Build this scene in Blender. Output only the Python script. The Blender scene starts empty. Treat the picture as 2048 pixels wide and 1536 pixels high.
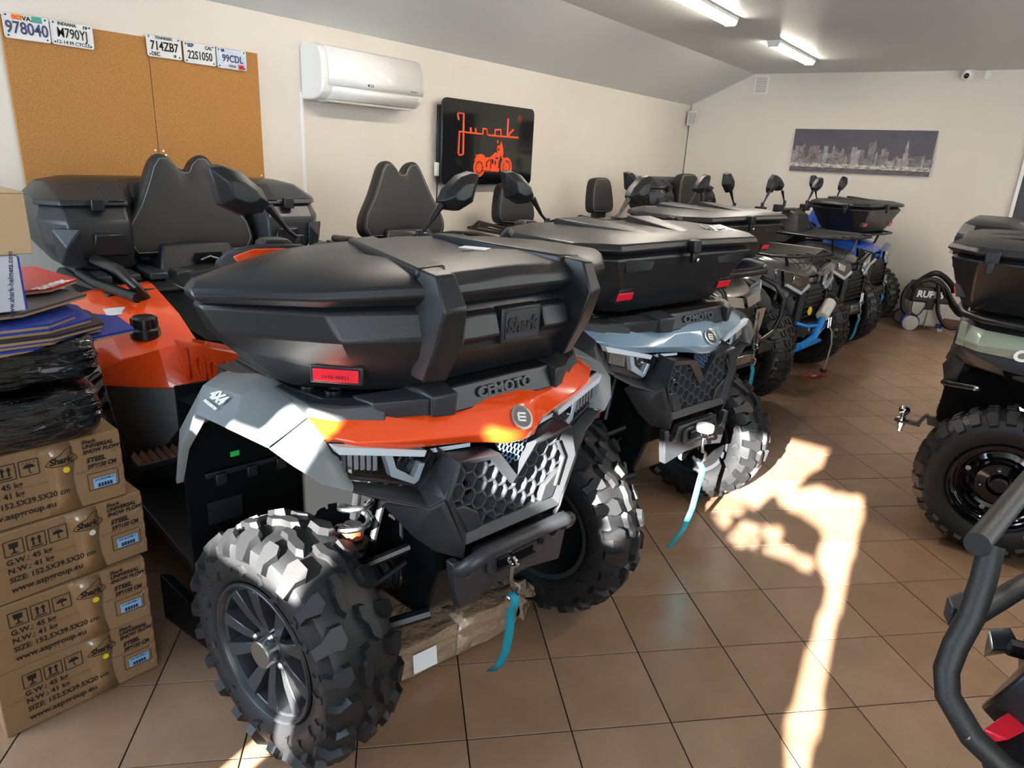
import bpy, bmesh, math, random
from mathutils import Vector, Matrix
from math import sin, cos, pi, radians

random.seed(7)
SC = bpy.context.scene
COL = SC.collection

# ------------------------------------------------------------------ camera
CAM_H = 1.5727
cd = bpy.data.cameras.new('camera'); cam = bpy.data.objects.new('camera', cd); COL.objects.link(cam)
cd.sensor_width = 36.0; cd.lens = 24.274; cd.clip_start = 0.02
_r, _u, _f = Vector((0.80671, 0.58863, 0.05233)), Vector((-0.22808, 0.22843, 0.94647)), Vector((-0.54516, 0.77546, -0.31853))
mw = Matrix.Identity(4)
for i in range(3):
    mw[i][0], mw[i][1], mw[i][2] = _r[i], _u[i], -_f[i]
mw[2][3] = CAM_H
cam.matrix_world = mw
SC.camera = cam

# ------------------------------------------------------------------ world, sun, daylight and fill lamps, exposure
SC.view_settings.view_transform = 'Standard'; SC.view_settings.look = 'None'
SC.view_settings.gamma = 1.0; SC.view_settings.use_curve_mapping = False
SC.view_settings.exposure = 0.68
w = bpy.data.worlds.new('sky'); SC.world = w; w.use_nodes = True
bg = w.node_tree.nodes['Background']; bg.inputs[0].default_value = (0.55, 0.72, 1.0, 1); bg.inputs[1].default_value = 1.2
SUN_DIR = Vector((-0.11, 0.94, -0.34)).normalized()
sd = bpy.data.lights.new('sun', 'SUN'); sd.energy = 58.0; sd.angle = radians(0.53); sd.color = (1.0, 0.95, 0.88)
sun = bpy.data.objects.new('sun', sd); COL.objects.link(sun); sun.location = (0.6, -6, 4)
sun.rotation_euler = (-SUN_DIR).to_track_quat('Z', 'Y').to_euler()

def area(name, loc, d, sx, sy, energy, color=(1, 1, 1)):
    l = bpy.data.lights.new(name, 'AREA'); l.shape = 'RECTANGLE'; l.size = sx; l.size_y = sy; l.energy = energy; l.color = color
    o = bpy.data.objects.new(name, l); COL.objects.link(o); o.location = loc
    o.rotation_euler = (-Vector(d)).to_track_quat('Z', 'Y').to_euler()
    return o
# area lamps for sky light from the front windows; right wall one is added fill
area('daylight_front_west', (-2.75, -1.50, 1.55), (0, 1, -0.05), 1.5, 1.7, 62, (0.66, 0.82, 1.0))
area('daylight_front_east', (1.75, -1.50, 1.55), (0, 1, -0.05), 2.4, 1.7, 60, (0.80, 0.90, 1.0))
area('fill_right', (3.32, 4.6, 1.55), (-1, 0, -0.05), 4.6, 1.6, 55, (0.92, 0.96, 1.0))

# ------------------------------------------------------------------ materials
def lin(h):
    if isinstance(h, str):
        h = h.lstrip('#'); c = [int(h[i:i+2], 16) / 255 for i in (0, 2, 4)]
        return tuple((x / 12.92 if x <= 0.04045 else ((x + 0.055) / 1.055) ** 2.4) for x in c) + (1,)
    return tuple(h) + (1,)
MATS = {}
def mat(name, col, rough=0.5, metal=0.0, bump=None, mottle=None, coat=0.0, emit=None, spec=0.5, trans=0.0, speck=None, alpha=None, stretch=None):
    """bump=(scale, strength, distance); mottle=(scale, colour2, amount); speck=(scale, colour, threshold)"""
    if name in MATS: return MATS[name]
    m = bpy.data.materials.new(name); m.use_nodes = True; MATS[name] = m
    nt = m.node_tree; b = nt.nodes['Principled BSDF']; N = nt.nodes.new; K = nt.links.new
    c = lin(col); b.inputs['Base Color'].default_value = c; b.inputs['Roughness'].default_value = rough
    b.inputs['Metallic'].default_value = metal; b.inputs['Coat Weight'].default_value = coat; b.inputs['Coat Roughness'].default_value = 0.05
    b.inputs['Specular IOR Level'].default_value = spec; b.inputs['Transmission Weight'].default_value = trans
    if alpha is not None: b.inputs['Alpha'].default_value = alpha
    tc = None
    def coords():
        nonlocal tc
        if tc is None:
            tc = N('ShaderNodeTexCoord').outputs['Object']
            if stretch:
                mp = N('ShaderNodeMapping'); mp.inputs['Scale'].default_value = stretch; K(tc, mp.inputs['Vector']); tc = mp.outputs[0]
        return tc
    def noise(scale, det=4, rgh=0.6):
        n = N('ShaderNodeTexNoise'); n.inputs['Scale'].default_value = scale; n.inputs['Detail'].default_value = det
        n.inputs['Roughness'].default_value = rgh; K(coords(), n.inputs['Vector']); return n.outputs['Fac']
    src = None
    if mottle:
        mx = N('ShaderNodeMix'); mx.data_type = 'RGBA'; mx.inputs['A'].default_value = c; mx.inputs['B'].default_value = lin(mottle[1])
        mr = N('ShaderNodeMapRange'); mr.inputs['From Min'].default_value = 0.35; mr.inputs['From Max'].default_value = 0.65
        mr.inputs['To Max'].default_value = mottle[2]
        K(noise(mottle[0]), mr.inputs['Value']); K(mr.outputs[0], mx.inputs['Factor']); src = mx.outputs['Result']
    if speck:
        vo = N('ShaderNodeTexNoise'); vo.inputs['Scale'].default_value = speck[0]; vo.inputs['Detail'].default_value = 2; K(coords(), vo.inputs['Vector'])
        mr = N('ShaderNodeMapRange'); mr.inputs['From Min'].default_value = speck[2]; mr.inputs['From Max'].default_value = speck[2] + 0.06
        K(vo.outputs['Fac'], mr.inputs['Value'])
        mx = N('ShaderNodeMix'); mx.data_type = 'RGBA'; mx.inputs['B'].default_value = lin(speck[1])
        if src is not None: K(src, mx.inputs['A'])
        else: mx.inputs['A'].default_value = c
        K(mr.outputs[0], mx.inputs['Factor']); src = mx.outputs['Result']
    if src is not None: K(src, b.inputs['Base Color'])
    if bump:
        bn = N('ShaderNodeBump'); bn.inputs['Strength'].default_value = bump[1]; bn.inputs['Distance'].default_value = bump[2] if len(bump) > 2 else 0.002
        K(noise(bump[0], 3), bn.inputs['Height']); K(bn.outputs[0], b.inputs['Normal'])
    if emit:
        b.inputs['Emission Color'].default_value = lin(emit[0]); b.inputs['Emission Strength'].default_value = emit[1]
    return m

m_wall = mat('wall_paint', '#dfd8cc', 0.75, bump=(90, 0.08, 0.002), mottle=(1.3, '#dad1c2', 0.6))
m_ceil = mat('ceiling_paint', '#d0d3d1', 0.38, bump=(60, 0.03, 0.002))
m_tile = mat('terracotta_tile', '#93765e', 0.33, mottle=(6, '#84674f', 0.75), bump=(140, 0.06, 0.001), speck=(210, '#725a48', 0.66))
m_tile2 = mat('terracotta_tile_pale', '#9a7e67', 0.33, mottle=(5, '#8a6d57', 0.75), bump=(140, 0.06, 0.001), speck=(210, '#725a48', 0.66))
m_grout = mat('tile_grout', '#2e231b', 0.95, spec=0.1)
m_skirt = mat('skirting_tile', '#7b5a48', 0.4)
m_white = mat('white_plastic', '#eceae4', 0.32)
m_whitegloss = mat('white_gloss', '#f2f0ea', 0.12, coat=0.4)
m_black = mat('black_plastic', '#17181a', 0.42, bump=(900, 0.12, 0.0006))
m_blackfine = mat('black_satin', '#121315', 0.35)
m_blackgloss = mat('black_gloss', '#08090b', 0.08, coat=0.5)
m_box = mat('grained_black_box', '#1d1e20', 0.34, bump=(650, 0.30, 0.0010), speck=(700, '#2b2c2e', 0.60))
m_charcoal = mat('charcoal_plastic', '#2b2d30', 0.42, bump=(700, 0.18, 0.0007))
m_greyf = mat('grey_fender', '#777c7e', 0.42, bump=(600, 0.15, 0.0007))
m_orange = mat('orange_gloss', '#f0501a', 0.16, coat=0.6)
m_orangef = mat('orange_flat', '#f4551f', 0.4)
m_bluegrey = mat('bluegrey_gloss', '#7e97a8', 0.15, coat=0.6)
m_rubber = mat('tyre_rubber', '#17181a', 0.5, bump=(160, 0.12, 0.001))
m_seat = mat('seat_vinyl', '#1d1c1b', 0.5, bump=(500, 0.2, 0.0006))
m_stitch = mat('seat_stitch', '#8a8780', 0.7)
m_metal = mat('zinc_metal', '#b4b8bb', 0.25, metal=1.0)
m_chrome = mat('chrome', '#d8dade', 0.08, metal=1.0)
m_steel = mat('dark_steel', '#3b3e42', 0.4, metal=0.7)
m_alloy = mat('gunmetal_alloy', '#45474a', 0.38, metal=0.65, bump=(700, 0.08, 0.0005))
m_dark = mat('matt_black', '#0b0c0d', 0.8, spec=0.08)
m_red = mat('red_reflector', '#d8172f', 0.25, bump=(500, 0.5, 0.001), coat=0.4)
m_teal = mat('teal_webbing', '#118aa0', 0.75, bump=(700, 0.5, 0.0008))
m_whitep = mat('white_print', '#e9e9e6', 0.5)
m_blackp = mat('black_print', '#161412', 0.8)
m_paper = mat('paper_label', '#e2e4e6', 0.6)
m_card = mat('corrugated_card', '#b08a64', 0.75, mottle=(4, '#a17a55', 0.7), bump=(30, 0.15, 0.003))
m_glass = mat('headlamp_glass', '#11151a', 0.03, coat=1.0, spec=0.8)
m_lens = mat('lamp_lens', '#c3d0da', 0.08, coat=0.6)
m_tube = mat('lamp_tube', '#fff4e2', 0.4, emit=('#fff3e4', 40.0))

# ------------------------------------------------------------------ mesh builder
class MB:
    def __init__(s, sy=1): s.v = []; s.f = []; s.sy = sy
    def add(s, vs, fs):
        o = len(s.v); s.v += [Vector(p) for p in vs]; s.f += [tuple(i + o for i in f) for f in fs]; return s
    def box(s, c, d, rot=None):
        x, y, z = [k / 2 for k in d]
        P = [Vector((a * x, b * y, e * z)) for a in (-1, 1) for b in (-1, 1) for e in (-1, 1)]
        if rot is not None: P = [rot @ p for p in P]
        return s.add([p + Vector(c) for p in P], [(0, 1, 3, 2), (4, 6, 7, 5), (0, 4, 5, 1), (2, 3, 7, 6), (0, 2, 6, 4), (1, 5, 7, 3)])
    def hull(s, pts):
        bm = bmesh.new(); [bm.verts.new(p) for p in pts]
        r = bmesh.ops.convex_hull(bm, input=bm.verts[:])
        junk = [e for e in r['geom_interior'] if isinstance(e, bmesh.types.BMVert)] + [e for e in r['geom_unused'] if isinstance(e, bmesh.types.BMVert)]
        if junk: bmesh.ops.delete(bm, geom=list(set(junk)), context='VERTS')
        bmesh.ops.dissolve_limit(bm, angle_limit=0.02, verts=bm.verts[:], edges=bm.edges[:])
        bmesh.ops.recalc_face_normals(bm, faces=bm.faces[:])
        bm.verts.index_update()
        s.add([v.co.copy() for v in bm.verts], [[v.index for v in f.verts] for f in bm.faces]); bm.free(); return s
    def grid(s, rows, closed_u=False, closed_v=False, caps=False):
        nu, nv = len(rows), len(rows[0]); fs = []
        for i in range(nu - (0 if closed_u else 1)):
            for j in range(nv - (0 if closed_v else 1)):
                a, b = i, (i + 1) % nu; c, d = j, (j + 1) % nv
                fs.append((a * nv + c, b * nv + c, b * nv + d, a * nv + d))
        if caps:
            fs.append(tuple(range(nv))[::-1]); fs.append(tuple((nu - 1) * nv + k for k in range(nv)))
        return s.add([p for r in rows for p in r], fs)
    def tube(s, pts, r, n=10, closed=False, caps=True):
        P = [Vector(p) for p in pts]; R = r if isinstance(r, (list, tuple)) else [r] * len(P)
        rows = []; up = None
        for i, p in enumerate(P):
            if closed: t = P[(i + 1) % len(P)] - P[i - 1]
            else: t = P[min(i + 1, len(P) - 1)] - P[max(i - 1, 0)]
            t.normalize()
            if up is None: up = Vector((0, 0, 1)) if abs(t.z) < 0.9 else Vector((1, 0, 0))
            a = t.cross(up)
            if a.length < 1e-5: a = t.cross(Vector((0.3, 1, 0.2)))
            a.normalize(); b = a.cross(t).normalized(); up = b
            rows.append([p + (a * cos(2 * pi * k / n) + b * sin(2 * pi * k / n)) * R[i] for k in range(n)])
        return s.grid(rows, closed_u=closed, closed_v=True, caps=caps and not closed)
    def lathe(s, prof, n=32, axis='y', c=(0, 0, 0), closed=False):
        """prof: (along-axis, radius) pairs"""
        rows = []; c = Vector(c)
        for a, r in prof:
            row = []
            for k in range(n):
                t = 2 * pi * k / n
                if axis == 'y': p = (r * cos(t), a, r * sin(t))
                elif axis == 'x': p = (a, r * cos(t), r * sin(t))
                else: p = (r * cos(t), r * sin(t), a)
                row.append(c + Vector(p))
            rows.append(row)
        return s.grid(rows, closed_u=closed, closed_v=True, caps=not closed)
    def prism(s, poly, a0, a1, axis='x'):
        def P(u, v, a): return (a, u, v) if axis == 'x' else ((u, a, v) if axis == 'y' else (u, v, a))
        n = len(poly); vs = [P(u, v, a0) for u, v in poly] + [P(u, v, a1) for u, v in poly]
        fs = [tuple(range(n))[::-1], tuple(range(n, 2 * n))] + [(i, (i + 1) % n, n + (i + 1) % n, n + i) for i in range(n)]
        return s.add(vs, fs)
    def ball(s, c, r, n=12, sc=(1, 1, 1)):
        rows = [[Vector(c) + Vector((r * sc[0] * sin(pi * i / n) * cos(2 * pi * k / n), r * sc[1] * sin(pi * i / n) * sin(2 * pi * k / n), r * sc[2] * cos(pi * i / n))) for k in range(n)] for i in range(n + 1)]
        return s.grid(rows, closed_v=True)
    def xf(s, M, start=0):
        for i in range(start, len(s.v)): s.v[i] = M @ s.v[i]
        return s
    def build(s, name, m, parent=None, bevel=0, seg=2, smooth=35, sub=0, solid=0, off=-1):
        me = bpy.data.meshes.new(name)
        v = [(p[0], p[1] * s.sy, p[2]) for p in s.v]; f = s.f if s.sy > 0 else [t[::-1] for t in s.f]
        me.from_pydata(v, [], f); bm = bmesh.new(); bm.from_mesh(me)
        bmesh.ops.remove_doubles(bm, verts=bm.verts[:], dist=1e-5)
        bmesh.ops.recalc_face_normals(bm, faces=bm.faces[:]); bm.to_mesh(me); bm.free()
        me.materials.append(m)
        if smooth:
            me.shade_smooth(); me.set_sharp_from_angle(angle=radians(smooth))
        o = bpy.data.objects.new(name, me); COL.objects.link(o)
        if parent is not None: o.parent = parent
        if solid:
            k = o.modifiers.new('thick', 'SOLIDIFY'); k.thickness = solid; k.offset = off
        if sub:
            k = o.modifiers.new('sub', 'SUBSURF'); k.levels = k.render_levels = sub
        if bevel:
            k = o.modifiers.new('bevel', 'BEVEL'); k.width = bevel; k.segments = seg; k.limit_method = 'ANGLE'; k.angle_limit = radians(28)
            k.harden_normals = False
        return o

def tag(o, label=None, cat=None, group=None, kind=None):
    if label: o['label'] = label
    if cat: o['category'] = cat
    if group: o['group'] = group
    if kind: o['kind'] = kind
    return o
def empty(name, loc=(0, 0, 0), rz=0, label=None, cat=None, group=None):
    o = bpy.data.objects.new(name, None); COL.objects.link(o); o.location = loc; o.rotation_euler = (0, 0, rz)
    o.empty_display_size = 0.1
    return tag(o, label, cat, group)
def text(name, s, size, m, parent, loc, rx=(1, 0, 0), ru=(0, 0, 1), ext=0.0006, align='LEFT', bold=0.0, shear=0.0, sx=1.0, space=1.0):
    """flat lettering: rx = reading direction, ru = up direction of the letters"""
    c = bpy.data.curves.new(name, 'FONT'); c.body = s; c.size = size; c.extrude = ext; c.align_x = align; c.align_y = 'CENTER'
    c.offset = bold; c.shear = shear; c.resolution_u = 3; c.space_character = space
    c.materials.append(m); o = bpy.data.objects.new(name, c); COL.objects.link(o); o.parent = parent
    X = Vector(rx).normalized(); Z = X.cross(Vector(ru)).normalized(); Y = Z.cross(X)
    M4 = Matrix.Identity(4)
    for i in range(3): M4[i][0], M4[i][1], M4[i][2], M4[i][3] = X[i] * sx, Y[i], Z[i], loc[i]
    o.matrix_local = M4
    return o
def copy_tree(o, parent=None):
    c = o.copy(); COL.objects.link(c)
    if parent is not None: c.parent = parent
    for ch in o.children: copy_tree(ch, c)
    return c
# ------------------------------------------------------------------ room shell
LW, BW, RW, FW = -3.74, 8.90, 3.40, -1.60       # left, back, right and front wall planes
ZC, ZS, XR = 2.597, 2.243, -2.98                # flat ceiling height, left wall height, x where the slope meets the flat
def struct(mb, name, m, **k): return tag(mb.build(name, m, **k), kind='structure')
struct(MB().box((LW - 0.08, (BW + FW) / 2, 1.2), (0.16, BW - FW + 0.3, 2.6)), 'wall_left', m_wall)
struct(MB().box((0, BW + 0.08, 1.35), (RW - LW + 0.3, 0.16, 2.9)), 'wall_back', m_wall)
slope = MB().prism([(LW - 0.05, ZS - 0.024), (XR, ZC), (XR, ZC + 0.1), (LW - 0.05, ZS + 0.1)], FW, BW, 'y')
struct(slope, 'ceiling_slope', m_ceil, smooth=0)
struct(MB().box(((XR + RW) / 2, (BW + FW) / 2, ZC + 0.05), (RW - XR, BW - FW, 0.1)), 'ceiling', m_ceil)
# plain right wall; front wall with unseen openings shaped to cast the sun patches
rw = MB()
rw.box((RW + 0.08, (BW + FW) / 2, 1.35), (0.16, BW - FW, 2.7))
struct(rw, 'wall_right', m_wall, smooth=0)
SUN_OPEN = [(-1.31, -1.10, 1.44, 1.80), (-1.10, -1.0, 1.44, 1.845), (-1.0, -0.86, 1.44, 1.92), (-0.63, 0.30, 1.14, 2.11), (-1.10, -1.03, 0.80, 0.92), (-0.98, -0.91, 0.92, 1.20)]
SUN_CUTS = list(SUN_OPEN)
def holed_wall(holes, x0, x1, z0, z1):
    xs = sorted({x0, x1} | {h[i] for h in holes for i in (0, 1)}); zs = sorted({z0, z1} | {h[i] for h in holes for i in (2, 3)})
    m = MB()
    for a, b in zip(xs, xs[1:]):
        for c, d in zip(zs, zs[1:]):
            u, v = (a + b) / 2, (c + d) / 2
            if not any(h[0] < u < h[1] and h[2] < v < h[3] for h in holes): m.box((u, FW - 0.03, v), (b - a, 0.06, d - c))
    return m
struct(holed_wall(SUN_CUTS, LW, RW, 0, 2.7), 'wall_front', m_wall, smooth=0)
# unseen mask added in the opening, cut to shape the sun patches on the floor
LIT = [ [(.049,2.101),(.037,1.984),(-.014,1.942),(-.047,1.84),(.065,1.896),(.135,1.88),(.266,1.9),(.28,1.84),(.274,1.719),(.264,1.638),(.262,1.596),(.266,1.556),(.249,1.446),(.255,1.345),(.256,1.26),(.254,1.203),(.266,1.164),(.217,1.151),(.207,1.19),(.175,1.239),(.183,1.326),(.194,1.431),(.209,1.54),(.186,1.58),(.147,1.611),(.141,1.654),(.148,1.696),(.117,1.731),(.032,1.752),(-.082,1.768),(-.1,1.798),(-.14,1.794),(-.154,1.764),(-.176,1.72),(-.214,1.721),(-.471,1.702),(-.62,1.79),(-.62,1.965),(-.38,1.965),(-.36,2.085),(-.287,2.095)] ,[(-.47,1.689),(-.222,1.703),(-.225,1.678),(-.456,1.659)] ,[(-.48,1.652),(-.425,1.656),(-.414,1.631),(-.453,1.62)] ,[(-.34,1.656),(-.26,1.66),(-.247,1.626),(-.281,1.624)] ,[(-.217,1.649),(-.127,1.661),(-.117,1.627),(-.209,1.622)] ,[(-.227,1.61),(-.143,1.613),(-.143,1.583),(-.221,1.587)] ,[(-.112,1.665),(-.04,1.678),(-.019,1.649),(-.047,1.62),(-.102,1.639)] ,[(-.074,1.609),(-.024,1.623),(.131,1.613),(.127,1.581),(-.001,1.591),(-.064,1.589)] ,[(-.14,1.614),(-.107,1.616),(-.106,1.59),(-.127,1.591)] ,]
def _in(P, y, z):
    c = False
    for i in range(len(P)):
        (a, b), (d, e) = P[i], P[i - 1]
        if (b > z) != (e > z) and y < (d - a) * (z - b) / (e - b) + a: c = not c
    return c
fm = MB(); g = .011; nx, nz = int(.93 / g) + 1, int(.97 / g) + 1
for j in range(nz):
    z = 1.14 + (j + .5) * g; run = None
    for i in range(nx + 1):
        x = -.63 + (i + .5) * g; solid_ = i < nx and not any(_in(P, x, z) for P in LIT)
        if solid_ and run is None: run = i
        if not solid_ and run is not None: fm.box((-.63 + (run + i) * g / 2, FW - .01, z), ((i - run) * g, .004, g)); run = None
struct(fm, 'window_4', m_blackp, smooth=0)

m_frost = mat('frosted_glass', '#dfe6ea', 0.25)
for n, (c, d) in enumerate((((-2.75, FW + .01, 1.55), (1.5, .02, 1.7)), ((1.75, FW + .01, 1.55), (2.4, .02, 1.7)), ((RW - .01, 4.6, 1.55), (.02, 4.6, 1.6)))):
    struct(MB().box(c, d), 'window_%d' % (n + 1), m_frost)  # opaque panes behind the area lamps; the right wall pane is made up for fill
# floor: grout bed and diagonal tiles, one object per tile for the three hundred that show largest
floor = struct(MB().box(((LW + RW) / 2, (BW + FW) / 2, -0.054), (RW - LW, BW - FW, 0.1)), 'floor', m_grout)
TS = 0.303; TO = Vector((-0.934, 1.204, 0)); TI = Vector((.70711, .70711, 0)); TJ = Vector((-.70711, .70711, 0))
def inview(p):
    d = Vector(p) - Vector((0, 0, CAM_H)); z = d.dot(_f)
    if z < 0.2: return None
    u, v = d.dot(_r) / z * 1381, -d.dot(_u) / z * 1381
    return (u, v, z) if abs(u) < 1100 and abs(v) < 850 else None
cells = []
for i in range(-30, 40):
    for j in range(-30, 40):
        c = TO + TI * (i + 0.5) * TS + TJ * (j + 0.5) * TS
        if LW < c.x < RW and FW < c.y < BW:
            iv = inview(c)
            open_floor = c.x > -1.75 and not (c.x > 0.5 and c.y > 2.9)
            cells.append(((0 if iv and open_floor else 1 if iv else 2), iv[2] if iv else c.length, i, j, c))
cells.sort(key=lambda t: t[:4])
tile_me = [None, None]
h = TS / 2 - 0.0021
for k, mm in enumerate((m_tile, m_tile2)):
    t = MB().hull([Vector((a * g, b * g, z)) for a in (-1, 1) for b in (-1, 1) for g, z in ((h, -0.004), (h, -0.0008), (h - 0.0008, 0))])
    o = t.build('tile', mm, floor, smooth=0); tile_me[k] = o.data; bpy.data.objects.remove(o)
rest = MB()
for n, (_, _, i, j, c) in enumerate(cells):
    if n < 300:
        o = bpy.data.objects.new('tile', tile_me[random.random() < 0.4]); COL.objects.link(o); o.parent = floor
        o.location = (c.x, c.y, random.uniform(-0.0006, 0)); o.rotation_euler = (0, 0, pi / 4 + random.choice((0, pi / 2, pi)))
    else:
        rest.add([c + TI * a + TJ * b - Vector((0, 0, z)) for z in (0, .004) for a, b in ((-h, -h), (h, -h), (h, h), (-h, h))], [(0, 1, 2, 3), (0, 4, 5, 1), (1, 5, 6, 2), (2, 6, 7, 3), (3, 7, 4, 0)])
tag(rest.build('floor_tiles', m_tile, floor, smooth=0), kind='stuff')
sk = MB()
struct(MB().box((0, BW - 0.006, 0.04), (RW - LW, 0.012, 0.08)), 'baseboard_back', m_skirt)
struct(MB().box((LW + 0.006, (BW + FW) / 2, 0.04), (0.012, BW - FW, 0.08)), 'baseboard_left', m_skirt)

# dark door at the far end of the back wall
dr = struct(MB().box((0.35, BW - 0.02, 1.05), (0.92, 0.05, 2.1)), 'door_1', mat('dark_door', '#3b3d3d', 0.5), bevel=0.004)
MB().box((0.35, BW - 0.05, 1.05), (0.72, 0.012, 1.9)).build('door_panel', mat('dark_door', '#3b3d3d', 0.5), dr, bevel=0.004)
MB().box((-0.13, BW - 0.02, 1.05), (0.035, 0.06, 2.14)).build('door_frame', m_white, dr, bevel=0.003)

# ------------------------------------------------------------------ ceiling luminaires
def luminaire(x, y, label):
    t = empty('ceiling_light', (x, y, ZC), 0, label, 'lamp', 'tube luminaires on the ceiling')
    MB().box((0, 0, -0.012), (0.115, 1.22, 0.024)).build('housing', m_white, t, bevel=0.004)
    MB().prism([(-0.05, -0.024), (0.05, -0.024), (0.036, -0.052), (-0.036, -0.052)], -0.6, 0.6, 'y').build('diffuser', m_tube, t, bevel=0.006)
    for s in (-1, 1): MB().prism([(-0.054, -0.022), (0.054, -0.022), (0.04, -0.056), (-0.04, -0.056)], s * 0.6, s * 0.612, 'y').build('end_cap', m_white, t, bevel=0.002)
luminaire(-2.10, 4.95, 'white tube ceiling light cut by the top edge, glowing')
luminaire(-2.085, 7.19, 'glowing white tube ceiling light wholly in view near the back wall')
luminaire(-2.10, 2.70, 'tube ceiling light above the orange quad, out of the frame')
luminaire(0.9, 3.2, 'added tube ceiling light above the aisle, unseen')  # second row is invented to light the room
luminaire(0.9, 6.4, 'added tube ceiling light above the right hand row, unseen')  # likewise added for its light

# ------------------------------------------------------------------ left wall: cork boards, plates, air conditioner, sign
m_cork = mat('cork', '#bf8a4a', 0.85, mottle=(160, '#98642f', 0.8), speck=(420, '#6f4820', 0.64), bump=(380, 0.5, 0.002))
m_pin = mat('pin_white', '#efeadf', 0.4)
def cork(y0, y1, z0, z1, label, pins):
    t = tag(MB().box((LW + 0.008, (y0 + y1) / 2, (z0 + z1) / 2), (0.014, y1 - y0, z1 - z0)).build('cork_board', m_cork, None, bevel=0.002), label, 'cork board')
    for y, z in pins: MB().lathe([(LW + 0.0155, 0.005), (LW + 0.02, 0.006), (LW + 0.024, 0.003)], 10, 'x', (0, y, z)).build('push_pin', m_pin, t)
cork(1.352, 1.984, 1.09, 2.015, 'cork board at the window end with the Virginia and Indiana plates', [(1.965, 1.482)])
cork(1.987, 2.613, 1.09, 2.024, 'cork board beside the air conditioner with three plates on top', [(2.008, 1.48), (2.02, 1.46), (2.59, 1.36)])

m_plate = mat('plate_white', '#d9d9d6', 0.35, bump=(25, 0.25, 0.004))
m_plateb = mat('plate_blue', '#a9bcd4', 0.35, mottle=(9, '#d7dde2', 1.0), bump=(25, 0.2, 0.004))
m_navy = mat('navy_print', '#26315f', 0.5); m_stk_o = mat('sticker_orange', '#f39a1f', 0.5); m_stk_g = mat('sticker_green', '#2f9c83', 0.5); m_stk_r = mat('sticker_red', '#d8322a', 0.5)
def plate(yc, zc, rot, label, base, lines, stickers=()):
    x = LW + 0.026
    t = empty('licence_plate', (x, yc, zc), 0, label, 'licence plate', 'licence plates along the cork boards'); t.rotation_euler = (radians(rot), 0, 0)
    w, hh, r = 0.09, 0.052, 0.012
    P = []
    for cy, cz, a0 in ((w - r, hh - r, 0), (-w + r, hh - r, 90), (-w + r, -hh + r, 180), (w - r, -hh + r, 270)):
        P += [(cy + r * cos(radians(a0 + k * 22.5)), cz + r * sin(radians(a0 + k * 22.5))) for k in range(5)]
    MB().prism(P, -0.0025, 0.0, 'x').build('plate', base, t, bevel=0.0008)
    P2 = [(y * 0.955, z * 0.93) for y, z in P]; n = len(P)
    rim = MB().add([(0.0, y, z) for y, z in P] + [(0.0022, y * .985, z * .975) for y, z in P] + [(0.0002, y, z) for y, z in P2], [(i, (i + 1) % n, n + (i + 1) % n, n + i) for i in range(n)] + [(n + i, n + (i + 1) % n, 2 * n + (i + 1) % n, 2 * n + i) for i in range(n)])
    rim.build('raised_rim', base, t)
    for sy in (-1, 1):
        for sz in (-1, 1): MB().lathe([(0, 0.004), (0.002, 0.004), (0.003, 0.002)], 8, 'x', (0, sy * 0.076, sz * 0.04)).build('screw', m_steel, t)
    for s, y, z, size, m, b, sx in lines: text('lettering', s, size, m, t, (0.0012, y, z), (0, 1, 0), (0, 0, 1), 0.0008, 'CENTER', b, 0, sx)
    for y, z, a, b, m in stickers: MB().box((0.0012, y, z), (0.001, a, b)).build('sticker', m, t)
plate(1.449, 1.975, 0, 'white plate reading 978040 with navy digits and orange and green stickers', m_plate,
      [('978040', 0, -0.008, 0.068, m_navy, 0.0012, 0.82), ('VA.', 0.005, 0.034, 0.024, m_blackp, 0.0006, 1.1)], [(-0.035, 0.036, 0.038, 0.022, m_stk_o), (0.043, 0.036, 0.04, 0.024, m_stk_g)])
text('lettering', 'OCT', 0.02, m_stk_r, bpy.data.objects['licence_plate'], (0.0022, -0.035, 0.034), (0, 1, 0), (0, 0, 1), 0.0003, 'CENTER', 0.0005)
plate(1.633, 1.974, -1, 'white plate reading M790YJ below the word Indiana', m_plate,
      [('M790YJ', 0, 0.0, 0.058, m_blackp, 0.0003, 0.72), ('INDIANA', -0.02, 0.038, 0.019, m_blackp, 0.0002, 1.0), ('19', 0.056, 0.036, 0.019, m_blackp, 0.0006, 1.1), ('12-14 M CYCLE', 0, -0.038, 0.022, m_blackp, 0.0, 0.98)])
plate(2.064, 1.981, 0, 'white plate reading 714ZB7 below the word Tennessee', m_plate,
      [('714ZB7', 0, 0.0, 0.058, m_blackp, 0.001, 0.78), ('TENNESSEE', 0, 0.039, 0.018, m_blackp, 0.0002, 1.0), ('DEC', -0.048, -0.037, 0.026, m_blackp, 0.0004, 0.85), ('18', 0.05, -0.037, 0.018, m_blackp, 0.0004, 0.9)])
plate(2.255, 1.975, 0, 'white plate reading 22S1050 below SEP and CAL', m_plate,
      [('22S1050', 0, -0.012, 0.056, m_blackp, 0.0006, 0.72), ('SEP', -0.05, 0.034, 0.024, m_navy, 0.0008, 1.0), ('CAL', 0.05, 0.032, 0.024, m_navy, 0.0006, 0.9)])
plate(2.441, 1.972, 0, 'pale blue plate reading 99CDL with a red sticker', m_plateb,
      [('99CDL', 0.005, 0.0, 0.05, m_navy, 0.0008, 0.86), ('KANSAS', 0.012, 0.037, 0.017, m_whitep, 0.0004, 1.0), ('BR', -0.052, 0.037, 0.02, m_blackp, 0.0004, 0.9), ('CYCLE', 0.0, -0.036, 0.016, m_blackp, 0.0003, 0.9), ('SEP', 0.055, -0.036, 0.016, m_blackp, 0.0003, 0.8)], [(0.055, -0.036, 0.036, 0.024, m_stk_r)])

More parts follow.
